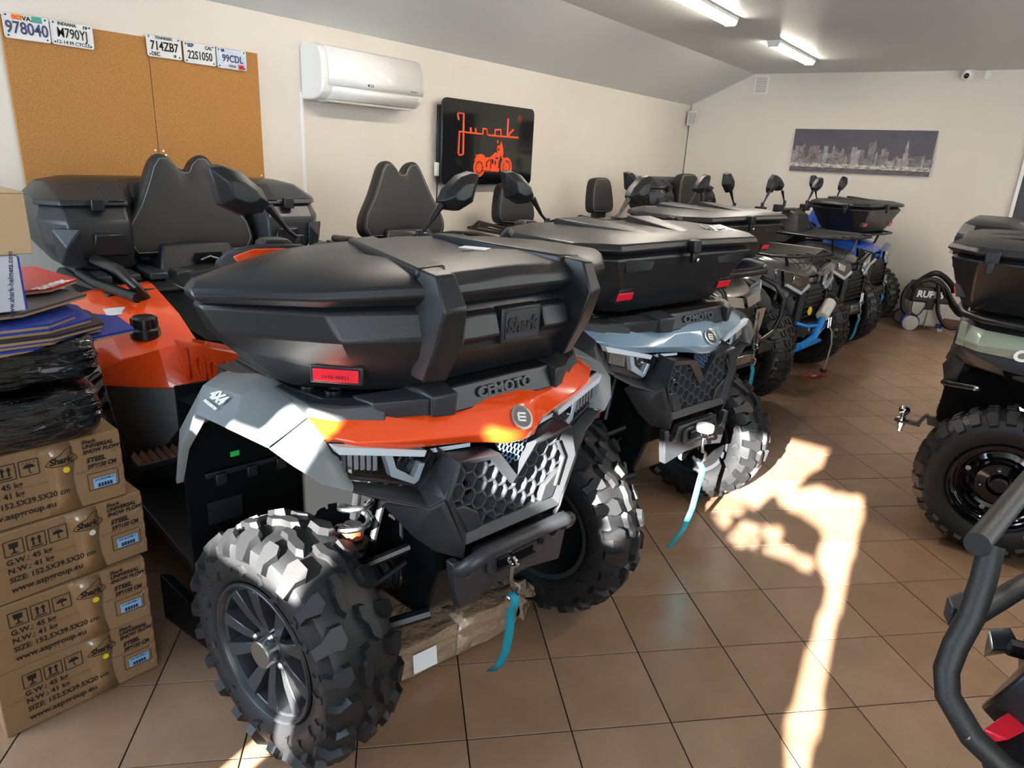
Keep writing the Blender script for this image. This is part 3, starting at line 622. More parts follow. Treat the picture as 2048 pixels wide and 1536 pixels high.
# ------------------------------------------------------------------ touring quad (the two nearest machines)
def touring(name, label, pos, deg, c_hood, c_fend, c_wing, steer, wheels_roll, bar=True):
    t = empty(name, (pos[0], pos[1], 0), radians(deg), label, 'quad bike', 'quad bikes in the row along the wall')
    WY = .498
    for s in (-1, 1):
        wheel(t, (.012, s * WY, .332), s, steer, roll=wheels_roll, R=.332, W=.214)
        wheel(t, (-1.48, s * .47, .332), s, 0, roll=.4, R=.332, W=.214)
    # dark core hull for frame, engine and belly, added to block light
    MB().hull([Vector((x, y, z)) for y in (-.2, .2) for x, z in ((.22, .50), (.22, .86), (-.30, .93), (-.5, .80), (-1.35, .80), (-1.75, .72), (-1.75, .45), (-1.2, .28), (-.1, .28))]).build('chassis', m_dark, t, bevel=.01)
    MB().hull([Vector((x, a * o, z)) for a in (-1, 1) for x, o, z in ((.20, .15, .50), (.14, .16, .32), (.08, .17, .29), (-.25, .18, .27), (-.25, .16, .56), (.18, .14, .60))]).build('front_subframe', m_blackfine, t, bevel=.01)
    for s in (-1, 1):
        # front fender with flared hem
        st = [[(-.44, .47, .64), (-.447, .56, .64), (-.44, .612, .64), (-.415, .618, .64), (-.405, .602, .645)],
              [(-.40, .46, .83), (-.395, .55, .826), (-.378, .606, .815), (-.345, .618, .775), (-.335, .60, .77)],
              [(-.31, .42, .985), (-.285, .52, .985), (-.25, .578, .972), (-.205, .614, .915), (-.195, .596, .903)],
              [(-.13, .42, .998), (-.12, .49, .995), (-.105, .54, .982), (-.10, .609, .926), (-.10, .59, .912)],
              [(-.0, .43, .988), (.0, .475, .985), (.008, .51, .974), (.0, .602, .934), (.0, .583, .92)],
              [(.075, .445, .968), (.085, .47, .966), (.092, .50, .955), (.105, .574, .926), (.10, .556, .912)]]
        MB(s).grid(st).build('front_fender', c_fend, t, solid=.006, bevel=.006, seg=3, smooth=45)
        st2 = [[(.079, .445, .966), (.089, .47, .964), (.096, .50, .953), (.109, .572, .924), (.104, .554, .910)],
               [(.152, .452, .936), (.160, .47, .934), (.166, .487, .926), (.166, .548, .899), (.158, .53, .886)],
               [(.178, .438, .886), (.19, .456, .884), (.203, .470, .876), (.214, .50, .856), (.20, .486, .843)],
               [(.192, .418, .832), (.21, .424, .833), (.225, .43, .833), (.238, .442, .83), (.222, .43, .818)]]
        MB(s).grid(st2).build('headlight_surround', c_wing, t, solid=.006, bevel=.006, seg=3, smooth=45)
        # wheel-well liner
        ln = MB(s).box((-.40, .42, .60), (.012, .36, .66)).box((-.19, .255, .62), (.44, .012, .56))
        ln.add([(-.40, .25, .95), (-.40, .60, .90), (.08, .25, .95), (.08, .55, .91)], [(0, 1, 3, 2)])
        ln.build('wheel_well_liner', m_dark, t, solid=.004)
        MB(s).box((-.392, .42, .655), (.03, .26, .016)).build('clip_rail', m_black, t, bevel=.002)
        for k in range(3): MB(s).box((-.376, .33 + k * .09, .64), (.02, .03, .035)).build('clip', m_black, t, bevel=.003)
        # shock absorber
        T0, T1 = Vector((.05, .29, .90)), Vector((.07, .375, .44))
        sa = MB(s).tube([T0, T0 + (T1 - T0) * .55], .012, 10).tube([T0 + (T1 - T0) * .58, T1], .024, 12).build('shock_absorber', m_blackfine, t)
        U = T0.copy(); V = T0 + (T1 - T0) * .66
        if s < 0: U, V = [Vector((p.x, -p.y, p.z)) for p in (U, V)]
        coil(U, V, .040, .0085, 5.5, 'coil_spring', m_metal, sa)
        MB(s).tube([T0 + (T1 - T0) * .60, T0 + (T1 - T0) * .66], .030, 14).build('bump_stop', m_bump, sa)
        MB(s).tube([T0 + (T1 - T0) * .67, T0 + (T1 - T0) * .70], .046, 16).tube([T0 + (T1 - T0) * .72, T0 + (T1 - T0) * .75], .044, 16).build('spring_collar', m_blackfine, sa)
        MB(s).tube([T0 + (T1 - T0) * .80, T0 + (T1 - T0) * .84], .028, 12).build('adjuster_ring', m_reds, sa)
        # suspension arms, half shaft with boots, tie rod
        MB(s).tube([(.16, .16, .33), (.03, .40, .27)], .018, 8).tube([(-.16, .16, .33), (.01, .40, .27)], .018, 8).build('lower_arm', m_blackfine, t)
        MB(s).tube([(.12, .17, .54), (.02, .40, .46)], .014, 8).tube([(-.12, .17, .54), (.0, .40, .46)], .014, 8).build('upper_arm', m_blackfine, t)
        MB(s).lathe([(.17, .05), (.20, .052), (.215, .038), (.23, .046), (.245, .035), (.26, .042), (.275, .031), (.29, .036), (.305, .02), (.40, .016), (.41, .04), (.44, .045)], 18, 'y', (.03, 0, .42)).build('drive_shaft', m_boot, t)
        MB(s).lathe([(.20, .054), (.208, .054)], 18, 'y', (.03, 0, .42)).build('boot_clamp', m_metal, t)
        MB(s).tube([(.10, .12, .50), (.09, .39, .42)], .008, 8).tube([(.05, .2, .80), (.09, .30, .58)], .010, 8).build('tie_rod', m_steel, t)
        MB(s).box((.0, .42, .36), (.09, .05, .22)).build('steering_knuckle', m_blackfine, t, bevel=.01)
        # headlight: recessed housing, running light, projector, reflector fins, clear cover
        A, B, C_, D, E_ = (.196, .468, .936), (.235, .225, .878), (.232, .195, .838), (.222, .25, .772), (.196, .418, .83)
        q = [A, B, C_, D, E_]
        X = lambda o: .233 - .150 * (o - .225)
        hl = MB(s).hull([Vector((X(p[1]) - .026, p[1], p[2])) for p in q] + [Vector((.10, p[1] * .97, p[2])) for p in q]).build('headlight', m_blackgloss, t, bevel=.002)
        def plate(P, m, nm, d0=-.026, d1=-.006): MB(s).prism([(0, 0)] * 0 + P, 0, 1, 'x') if 0 else MB(s).add([(X(o) + d0, o, z) for o, z in P] + [(X(o) + d1, o, z) for o, z in P], [tuple(range(len(P)))[::-1], tuple(range(len(P), 2 * len(P)))] + [(i, (i + 1) % len(P), len(P) + (i + 1) % len(P), len(P) + i) for i in range(len(P))]).build(nm, m, hl, bevel=.0012, seg=1, smooth=0)
        plate([(.462, .931), (.232, .874), (.238, .858), (.450, .909)], mat('running_light', '#eef2f4', 0.25, coat=0.5), 'running_light', -.026, .001)
        for k in range(6):
            o = .435 - k * .0155; z1 = .905 - k * .0035; MB(s).hull([Vector((X(o) + dx, o + dy, z)) for dx, dy in ((-.026, .0), (-.010, -.004), (-.026, -.0145)) for z in (z1, z1 - .050 - .001 * k)]).build('reflector_fin', m_chrome, hl, smooth=0)
        plate([(.338, .880), (.318, .876), (.309, .842), (.262, .806), (.246, .842), (.233, .838), (.250, .795), (.262, .788), (.322, .822)], mat('lamp_bezel', '#cfd6dc', .2, metal=.3), 'projector_bezel', -.026, -.004)
        MB(s).lathe([(-.024, .026), (-.008, .026), (-.006, .021), (-.014, .015), (-.010, .0)], 22, 'x', (X(.283), .283, .852)).build('projector', m_glass, hl)
        plate([(.425, .846), (.255, .787), (.258, .780), (.42, .836)], m_charcoal, 'lamp_sill', -.026, -.010)
        MB(s).add([(X(p[1]) + .002, p[1], p[2]) for p in q], [(0, 1, 2, 3, 4)]).build('lamp_cover', m_clear, hl)
        # charcoal wing between headlight and grille, lower fairing
        cw = c_wing if c_wing is not c_fend else m_charcoal
        MB(s).add([(.190, .418, .832), (.218, .25, .773), (.226, .195, .838), (.312, .20, .864), (.304, .229, .77), (.285, .262, .752), (.240, .353, .783), (.226, .436, .826), (.232, .212, .880), (.222, .345, .795)],
                  [(0, 7, 6, 9), (9, 6, 5, 1), (0, 9, 1), (1, 5, 4), (1, 4, 3, 2), (2, 3, 8)]).build('fascia_wing', cw, t, solid=.006, bevel=.002)
        MB(s).add([(.285, .262, .752), (.304, .229, .77), (.318, .172, .628), (.240, .353, .783), (.222, .262, .645), (.242, .205, .590), (.305, .165, .585), (.20, .34, .755)],
                  [(0, 1, 2, 4, 7), (3, 0, 7), (2, 6, 5, 4)]).build('lower_fairing', cw, t, solid=.006, bevel=.002)
        # side panel with model number, rear fender, foot well
        MB(s).hull([Vector((x, o, z)) for x, z in ((-1.22, .84), (-.52, .955), (-.40, .86), (-.9, .66), (-1.2, .68)) for o in (.30, .355)]).build('side_panel', c_hood, t, bevel=.008)
        rows = [[Vector((x, o, z)) for x, z in P] for o, P in ((.28, [(-1.66, .978), (-1.60, .974), (-1.32, .91), (-1.14, .835), (-1.02, .70)]), (.42, [(-1.66, .972), (-1.60, .966), (-1.32, .90), (-1.14, .83), (-1.06, .70)]),
                 (.53, [(-1.66, .956), (-1.60, .950), (-1.30, .865), (-1.17, .80), (-1.15, .70)]), (.595, [(-1.66, .917), (-1.60, .912), (-1.30, .80), (-1.225, .76), (-1.21, .70)]))]
        MB(s).grid(rows).build('rear_fender', c_hood, t, solid=.008, bevel=.006, smooth=25)
        MB(s).hull([Vector((x, o, z)) for x, o, z in ((-1.66, .30, .97), (-1.66, .54, .95), (-1.66, .595, .91), (-2.1, .5, .93), (-2.1, .3, .95), (-2.15, .5, .80), (-1.68, .58, .84), (-1.7, .3, .9))]).build('rear_fender_extension', m_black, t, bevel=.01)
        MB(s).hull([Vector((x, o, z)) for x, o, z in ((-1.205, .59, .70), (-1.04, .27, .70), (-1.24, .59, .70), (-1.2, .27, .70), (-1.11, .56, .33), (-1.10, .27, .33), (-1.13, .56, .33), (-1.14, .27, .33))]).build('foot_well', m_black, t, bevel=.006)
        MB(s).box((-.78, .43, .30), (.80, .30, .03)).build('foot_board', m_black, t, bevel=.006)
        fp = MB(s).box((-1.03, .44, .452), (.09, .26, .025)).box((-1.03, .32, .38), (.06, .03, .16)).build('foot_peg', m_steel, t, bevel=.004)
        for k in range(10):
            MB(s).hull([Vector((-1.075 + dx, .325 + k * .026 + dy, .463 + z)) for dx, dy, z in ((0, -.012, 0), (0, .012, 0), (.09, -.012, 0), (.09, .012, 0), (0, 0, .02), (.09, 0, .02))]).build('peg_tooth', mat('peg_metal', '#a9836f', .35, metal=.6), fp, smooth=0)
        # grab handle
        MB(s).tube([(-1.50, .34, .93), (-1.45, .39, 1.0), (-1.52, .42, 1.055), (-1.75, .44, 1.06), (-2.0, .42, 1.04), (-2.08, .36, 1.02)], .021, 10).tube([(-1.40, .40, .965), (-1.65, .475, .985), (-1.95, .47, .985)], .020, 10).build('grab_handle', m_blackfine, t, smooth=60)
    # hood
    hs = [(0, [(.215, 1.0), (.292, .962), (.335, .905), (.325, .872)]), (.05, [(.215, 1.0), (.292, .962), (.33, .906), (.318, .874)]), (.085, [(.215, .998), (.28, .96), (.306, .908), (.292, .877)]),
          (.14, [(.21, .995), (.258, .955), (.284, .908), (.262, .880)]), (.22, [(.19, .99), (.228, .95), (.254, .91), (.236, .882)]),
          (.31, [(.16, .985), (.196, .955), (.226, .915), (.208, .886)]), (.40, [(.11, .98), (.155, .958), (.198, .926), (.19, .905)]), (.465, [(.06, .972), (.095, .962), (.150, .944), (.152, .93)])]
    hs = [(-o, P) for o, P in hs[:0:-1]] + hs
    hood = MB().grid([[Vector((x, o, z)) for x, z in P] for o, P in hs]).build('front_hood', c_hood, t, solid=.008, bevel=.004, smooth=50)
    MB().hull([Vector((x, a * o, z)) for a in (-1, 1) for x, o, z in ((.02, .42, .95), (.06, .42, .90), (.17, .2, .88), (.22, .05, .88), (.16, .1, .97))]).build('hood_underside', m_dark, t)
    bx, bz, tl = .318, .935, radians(52)
    Mb = Matrix.Translation((bx, .0, bz)) @ Matrix.Rotation(tl, 4, 'Y')
    MB().lathe([(-.004, .033), (.003, .033), (.004, .027), (.003, .026), (.003, 0)], 28, 'z').xf(Mb).build('badge_ring', m_metal, hood)
    MB().lathe([(.0, .027), (.0045, .027), (.0045, 0)], 28, 'z').xf(Mb).build('badge_disc', m_blackfine, hood)
    em = MB()
    for a, b in (((-.010, .012), (.013, .006)), ((-.013, .003), (.010, -.003)), ((-.016, -.006), (.006, -.012)), ((-.016, -.006), (-.010, .012))):
        d = Vector((a[1] - b[1], b[0] - a[0], 0)).normalized() * .0026
        A, B = Vector((-a[1], a[0], .0046)), Vector((-b[1], b[0], .0046)); nn = Vector((-(B - A).y, (B - A).x, 0)).normalized() * .0026
        em.add([A - nn, A + nn, B + nn, B - nn] + [p + Vector((0, 0, .0012)) for p in (A - nn, A + nn, B + nn, B - nn)], [(0, 1, 2, 3), (7, 6, 5, 4), (0, 4, 5, 1), (1, 5, 6, 2), (2, 6, 7, 3), (3, 7, 4, 0)])
    em.xf(Mb).build('badge_mark', m_whitep, hood, smooth=0)
    # light strip under the hood, badge insert and grille
    for s in (-1, 1): MB(s).hull([Vector((x, o, z)) for x, o, z in ((.262, .12, .876), (.238, .215, .878), (.262, .12, .866), (.238, .215, .866), (.24, .12, .87), (.22, .215, .87))]).build('hood_light_strip', m_lens, t)
    outer = [(.2, .866), (.229, .77), (.172, .626), (-.172, .626), (-.229, .77), (-.2, .866), (-.064, .852), (0, .772), (.064, .852)]
    inner = [(.178, .842), (.203, .768), (.155, .652), (-.155, .652), (-.203, .768), (-.178, .842), (-.082, .832), (0, .738), (.082, .832)]
    ringplate(outer, inner, .25, .318, 'grille_frame', c_wing if c_wing is not c_fend else m_charcoal, t, .003, .300)
    MB().prism([(y * .98, z) for y, z in inner], .245, .252, 'x').build('grille_backing', m_dark, t)
    hexmesh([(y * 1.02, .735 + (z - .735) * 1.02) for y, z in inner], .0245, .0085, .258, .294, 'grille_mesh', mat('grille_grey', '#43464a', .35), t, 1.05)
    ins = [(-.058, .868), (.058, .868), (.020, .802), (-.020, .802)]
    MB().prism(ins, .285, .292, 'x').build('grille_insert', m_dark, t)
    hexmesh(ins, .009, .0022, .292, .296, 'insert_lattice', mat('blue_lattice', '#6f87a6', .3, metal=.5), t)
    for s in (-1, 1):
        MB(s).hull([Vector((x, o, z)) for o, z in ((.105, .652), (.155, .652), (.196, .735), (.17, .735), (.12, .70)) for x in (.27, .306)]).build('fog_recess', m_charcoal, t, bevel=.005)
        if s > 0: MB(s).tube([(.300, .165, .82), (.306, .188, .77), (.308, .160, .69)], .006, 8).build('grille_trim', m_charcoal, t)
    MB().lathe([(.27, .018), (.286, .018), (.288, .012), (.28, .008), (.284, .0)], 16, 'x', (0, -.145, .765)).build('grille_sensor', m_blackgloss, t)
    # bumper bar and winch plate
    if bar: MB().tube([(.30, -.19, .555), (.335, -.19, .575), (.356, -.175, .600), (.360, -.14, .612), (.360, .14, .612), (.356, .175, .600), (.335, .19, .575), (.30, .19, .555)], .021, 12).build('bumper_bar', m_charcoal, t, smooth=60)
    po = [(-.214, .590), (-.186, .588), (-.180, .545), (-.160, .532), (-.138, .545), (-.125, .592), (.125, .592), (.138, .545), (.160, .532), (.180, .545), (.186, .588), (.214, .590), (.200, .50), (.188, .445), (.06, .468), (-.06, .468), (-.188, .445), (-.200, .50)]
    MB().prism(po, .290, .322, 'x').build('winch_plate', m_charcoal, t, bevel=.005)
    MB().prism([(y * .105, .545 + z * .036) for y, z in ((-1, -.6), (-.8, -1), (.8, -1), (1, -.6), (1, .6), (.8, 1), (-.8, 1), (-1, .6))], .322, .334, 'x').build('winch_surround', m_charcoal, t, bevel=.004)
    fl = MB().box((.336, -.01, .548), (.012, .13, .034)).build('fairlead', m_dark, t, bevel=.004)
    MB().box((.344, -.01, .566), (.008, .14, .007)).box((.344, -.01, .530), (.008, .14, .007)).build('fairlead_roller', m_steel, fl)
    MB().lathe([(.335, .012), (.342, .012), (.343, .007), (.338, .005), (.338, 0)], 14, 'x', (0, .085, .555)).build('fairlead_bolt', m_blackfine, fl)
    return t

def winch_hook(t, x, y, z, m, pts, words=None, disc=None, wd=.024, wdir=(.6, .8, 0)):
    ring3((x, y, z), .018, .0055, (0, 1, .3), 'hook_eye', m_chrome, t)
    MB().tube([(x, y, z - .015), (x + .004, y - .006, z - .05), (x + .002, y + .004, z - .075)], .006, 8).build('hook_shank', m_metal, t)
    MB().tube([(x, y + .002, z - .07), (x + .006, y + .022, z - .085), (x + .004, y + .022, z - .115), (x, y, z - .122), (x - .004, y - .018, z - .105)], .0065, 8).build('hook', m_metal, t)
    if disc: MB().lathe([(-.012, disc), (.0, disc * 1.05), (.012, disc)], 18, 'z', (x, y, z + .03)).build('hook_stop', mat('hook_rubber', '#9b9d9c', .7), t)
    o = strap(pts, wd, 'pull_strap', m, t, wdir)
    return o

# the orange machine
T1 = touring('quad_bike', 'orange and grey quad bike nearest the viewer with a Shark box on its front rack', (-1.23, 1.415), -10.8, m_orange, m_greyf, m_greyf, radians(10.5), 0.15)
m_bwing = mat('black_fender', '#26282b', .42, bump=(600, .15, .0007))
T2 = touring('quad_bike', 'blue grey quad bike with black fenders, second in the row from the viewer', (-1.185, 2.635), -14.0, m_bluegrey, m_bwing, m_bwing, radians(8), 0.6, False)

def touring_top(t, c_pod, c_deck):
    # front rack
    pl = [(.45, -.36), (.45, -.05), (.42, .07), (.30, .155), (.20, .225), (.0, .238)]
    poly = pl + [(-o, x) for o, x in pl[::-1] if o > 0]
    rk = MB().prism([(x, o) for o, x in poly], .965, 1.0, 'z').build('front_rack', m_blackfine, t, bevel=.006)
    for s in (-1, 1):
        MB(s).hull([Vector((x, o, z)) for x, o, z in ((-.10, .37, 1.002), (-.08, .47, .998), (.07, .458, .995), (.125, .41, .993), (.175, .31, .995), (.12, .29, 1.0), (-.1, .38, .95), (-.08, .478, .95), (.085, .468, .95), (.145, .415, .942), (.19, .32, .95), (.1, .3, .95))]).build('rack_corner', c_deck, rk, bevel=.006)
        for k, (a, b) in enumerate(((-.02, .405), (.045, .375))): MB(s).lathe([(.994, .022), (1.006, .022), (1.006, .017), (1.0, .016), (1.0, 0)], 14, 'z', (a, b, 0)).build('tie_hole', m_blackfine, rk)
        MB(s).hull([Vector((x, o, z)) for x, o, z in ((.20, .168, 1.036), (.20, .245, 1.030), (.15, .25, 1.02), (.16, .17, 1.02), (.272, .17, 1.022), (.252, .232, 1.016), (.270, .175, .965), (.247, .226, .962), (.12, .18, .95), (.12, .25, .95))]).build('rack_clip', m_charcoal, rk, bevel=.005)
        MB(s).hull([Vector((x, o, z)) for x, o, z in ((.165, .24, 1.02), (.245, .235, 1.012), (.10, .36, 1.004), (.165, .34, .998), (.24, .23, .968), (.165, .335, .955), (.12, .25, .95), (.1, .36, .95))]).build('rack_band', m_charcoal, rk, bevel=.004)
        MB(s).hull([Vector((x, o, z)) for x, o, z in ((-.36, .44, .99), (-.36, .50, .985), (-.12, .44, .995), (-.12, .49, .99), (-.38, .44, .94), (-.38, .495, .94), (-.12, .44, .95), (-.12, .49, .95))]).build('rack_rear_arm', m_charcoal, rk, bevel=.006)
        MB(s).box((-.30, .50, .965), (.05, .012, .03)).build('rack_buckle', m_blackfine, rk, bevel=.003)
    MB().hull([Vector((x, a * o, z)) for a in (-1, 1) for x, o, z in ((.19, .172, 1.030), (.240, .172, 1.028), (.258, .172, .965), (.17, .172, .955))]).build('rack_front_bar', m_blackfine, rk, bevel=.005)
    text('rack_lettering', 'CFMOTO', .036, mat('moulded_letters', '#3d4044', .4), rk, (.2545, 0.0, 1.000), (0, 1, 0), (-.25, 0, 1), .0015, 'CENTER', .0012, 0, 1.25)
    # handlebar, pods, reservoirs, mirrors
    MB().tube([(-.56, -.43, 1.19), (-.47, -.24, 1.235), (-.43, -.10, 1.245), (-.43, .10, 1.245), (-.47, .24, 1.235), (-.56, .43, 1.19)], .013, 10).build('handlebar', m_blackfine, t)
    MB().hull([Vector((x, a * o, z)) for a in (-1, 1) for x, o, z in ((-.30, .16, 1.19), (-.33, .13, 1.24), (-.52, .12, 1.275), (-.55, .14, 1.2), (-.35, .2, 1.05), (-.6, .2, 1.0))]).build('dash_pod', m_black, t, bevel=.01)
    for s in (-1, 1):
        MB(s).tube([(-.53, .36, 1.205), (-.58, .47, 1.18)], .018, 12).build('hand_grip', m_boot, t)
        hg = MB(s).hull([Vector((x, o, z + .012)) for x, o, z in ((-.385, .20, 1.268), (-.36, .24, 1.285), (-.37, .36, 1.290), (-.41, .43, 1.268), (-.44, .455, 1.235), (-.36, .30, 1.19), (-.40, .42, 1.17), (-.46, .2, 1.25), (-.46, .40, 1.26), (-.47, .44, 1.2))]).build('hand_guard', m_charcoal, t, bevel=.008)
        MB(s).hull([Vector((x, o, z + .012)) for x, o, z in ((-.358, .235, 1.268), (-.350, .30, 1.277), (-.362, .375, 1.278), (-.392, .425, 1.255), (-.354, .27, 1.22), (-.372, .39, 1.205), (-.39, .25, 1.262), (-.40, .37, 1.262))]).build('guard_insert', c_pod, hg, bevel=.004)
        MB(s).hull([Vector((-.50 + a * .035, .255 + b * .042, z)) for a in (-1, 1) for b in (-1, 1) for z in (1.235, 1.285)] + [Vector((-.50 + a * .028, .255 + b * .03, 1.296)) for a in (-1, 1) for b in (-1, 1)]).build('fluid_reservoir', m_black, t, bevel=.003)
    mirror_pair(t, (-.42, .212, 1.262), (-.42, .300, 1.392), [(.462, 1.497), (.425, 1.502), (.375, 1.488), (.315, 1.440), (.296, 1.402), (.318, 1.374), (.372, 1.368), (.436, 1.398)])
    # seat
    MB().grid([[Vector((x, o, z)) for o, z in ((-.20, zb), (-.19, zt - .03), (-.12, zt), (.12, zt), (.19, zt - .03), (.20, zb))] for x, zb, zt in ((-.68, .80, .90), (-.80, .80, .915), (-1.05, .80, .885), (-1.30, .80, .90), (-1.36, .80, .965), (-1.42, .80, 1.0), (-1.70, .82, .995), (-1.88, .85, 1.02), (-1.92, .86, .98))], caps=True).build('seat', m_seat, t, sub=1, smooth=60)
    for s in (-1, 1): MB(s).tube([(-1.30, .196, .86), (-1.36, .198, .93), (-1.42, .195, .968), (-1.7, .192, .962), (-1.88, .192, .985)], .002, 5).tube([(-.7, .196, .865), (-.85, .196, .88), (-1.1, .196, .852), (-1.3, .198, .862)], .002, 5).build('seat_stitching', m_stitch, t)
    br, Mt = backrest(t, -1.93, 1.045, .285, .415, True)
    text('backrest_lettering', 'CFMOTO', .034, m_blackfine, br, Mt @ Vector((.0405, 0, .315)), (0, 1, 0), Mt.to_3x3() @ Vector((0, 0, 1)), .0015, 'CENTER', .0004)
    MB().hull([Vector((x, a * o, z)) for a in (-1, 1) for x, o, z in ((-1.86, .15, 1.10), (-1.80, .19, .96), (-2.05, .15, 1.1), (-2.08, .2, .96))]).build('backrest_base', m_black, t, bevel=.012)
    MB().box((-1.815, .03, 1.035), (.02, .13, .05)).build('seat_latch_recess', m_dark, t, bevel=.01)
    MB().tube([(-1.80, -.01, 1.03), (-1.795, .03, 1.045), (-1.80, .07, 1.03)], .006, 8).build('seat_latch', m_metal, t)
    # rear deck
    rd = MB().hull([Vector((x, a * o, z)) for a in (-1, 1) for x, o, z in ((-1.55, .46, .965), (-1.55, .48, .94), (-2.22, .50, .965), (-2.22, .52, .92), (-2.28, .40, .95))]).build('rear_rack', m_blackfine, t, bevel=.01)
    for k in range(9): MB().box((-1.97, -.44 + k * .11, .985), (.52, .075, .03)).build('rack_slat', m_charcoal, rd, bevel=.006)
    MB().hull([Vector((x, a * o, z)) for a in (-1, 1) for x, o, z in ((-2.2, .3, .92), (-2.26, .28, .8), (-2.1, .3, .6), (-2.0, .3, .9))]).build('tail_panel', m_black, t, bevel=.01)

touring_top(T1, m_orange, m_charcoal)
touring_top(T2, m_bluegrey, m_charcoal)

# things that only the orange machine shows
fc = MB().lathe([(.85, .052), (.885, .050), (.887, .043), (.925, .041), (.932, .036), (.934, 0)], 20, 'z', (-1.24, -.43, 0)).build('fuel_cap', m_blackfine, T1, bevel=.003)
for k in range(10):
    a = 2 * pi * k / 10; MB().box((-1.24 + .041 * cos(a), -.43 + .041 * sin(a), .907), (.010, .012, .036), Matrix.Rotation(a, 3, 'Z')).build('cap_rib', m_blackfine, fc, bevel=.002)
text('side_number', '1000', .15, mat('dark_orange', '#c9360e', .3), T1, (-1.10, -.3575, .775), (1, 0, .13), (0, 0, 1), .0012, 'LEFT', .004, 0, 1.7)
text('side_number', '1000', .15, m_orange, T1, (-1.10, -.3580, .775), (1, 0, .13), (0, 0, 1), .0016, 'LEFT', .0005, 0, 1.7)
lp = Vector((-.20, -.545, .985)); ld = Vector((.86, .40, -.02)); lu = Vector((-.4, .85, .34))
text('fender_decal', '4X4', .036, m_whitep, T1, (-.205, -.5735, .9645), (1, 0, -.02), (0, .78, .63), .0008, 'LEFT', .0022, .25, 1.2)
text('fender_decal', 'INTELLIGENT EPS', .0095, m_whitep, T1, (-.205, -.5930, .9485), (1, 0, -.02), (0, .78, .63), .0008, 'LEFT', .0006, .2, 1.0)
MB().box((-1.42, -.475, .918), (.05, .075, .002), Matrix.Rotation(.34, 3, 'Y')).build('warning_label', m_paper, T1)
MB().box((-.39, -.46, .70), (.004, .026, .016)).build('green_sticker', mat('green_sticker', '#27c055', .5), T1)
MB().box((-.391, -.50, .53), (.003, .10, .07)).build('moulded_text', mat('moulded_text', '#16181a', .5, bump=(300, .6, .002)), T1)
winch_hook(T1, .362, -.045, .555, m_teal, [(.358, -.04, .452), (.375, -.038, .44), (.372, -.04, .41), (.362, -.04, .40), (.358, -.036, .33), (.352, -.04, .26), (.335, -.045, .20), (.312, -.055, .17)])
winch_hook(T2, .362, -.01, .545, mat('pale_teal_webbing', '#3aa7bd', .75), [(.36, -.01, .425), (.38, -.01, .40), (.372, -.01, .34), (.365, -.02, .22), (.35, -.04, .12), (.32, -.08, .035)], disc=.035)
# ------------------------------------------------------------------ cargo boxes
def frame_of(pos, deg, base):
    """world place of a point given in a vehicle's own axes"""
    M = Matrix.Rotation(radians(deg), 4, 'Z'); return Vector((pos[0], pos[1], 0)) + M @ Vector(base)
def shell(levels, name, m, parent, bevel=.006, smooth=28, seg=2, droop=0):
    rows = []
    for z, half in levels:
        loop = [(x, o) for x, o in half] + [(x, -o) for x, o in half[::-1] if o > 1e-6]
        if half[0][1] == 0: loop = [(x, o) for x, o in half] + [(x, -o) for x, o in half[-2:0:-1]]
        rows.append([Vector((x, o, z - (droop * min(1, (z - .236) / .07) * (abs(o) / .66) ** 1.6 if z > .236 else 0))) for x, o in loop])
    return MB().grid(rows, closed_v=True, caps=True).build(name, m, parent, bevel=bevel, smooth=smooth, seg=seg)

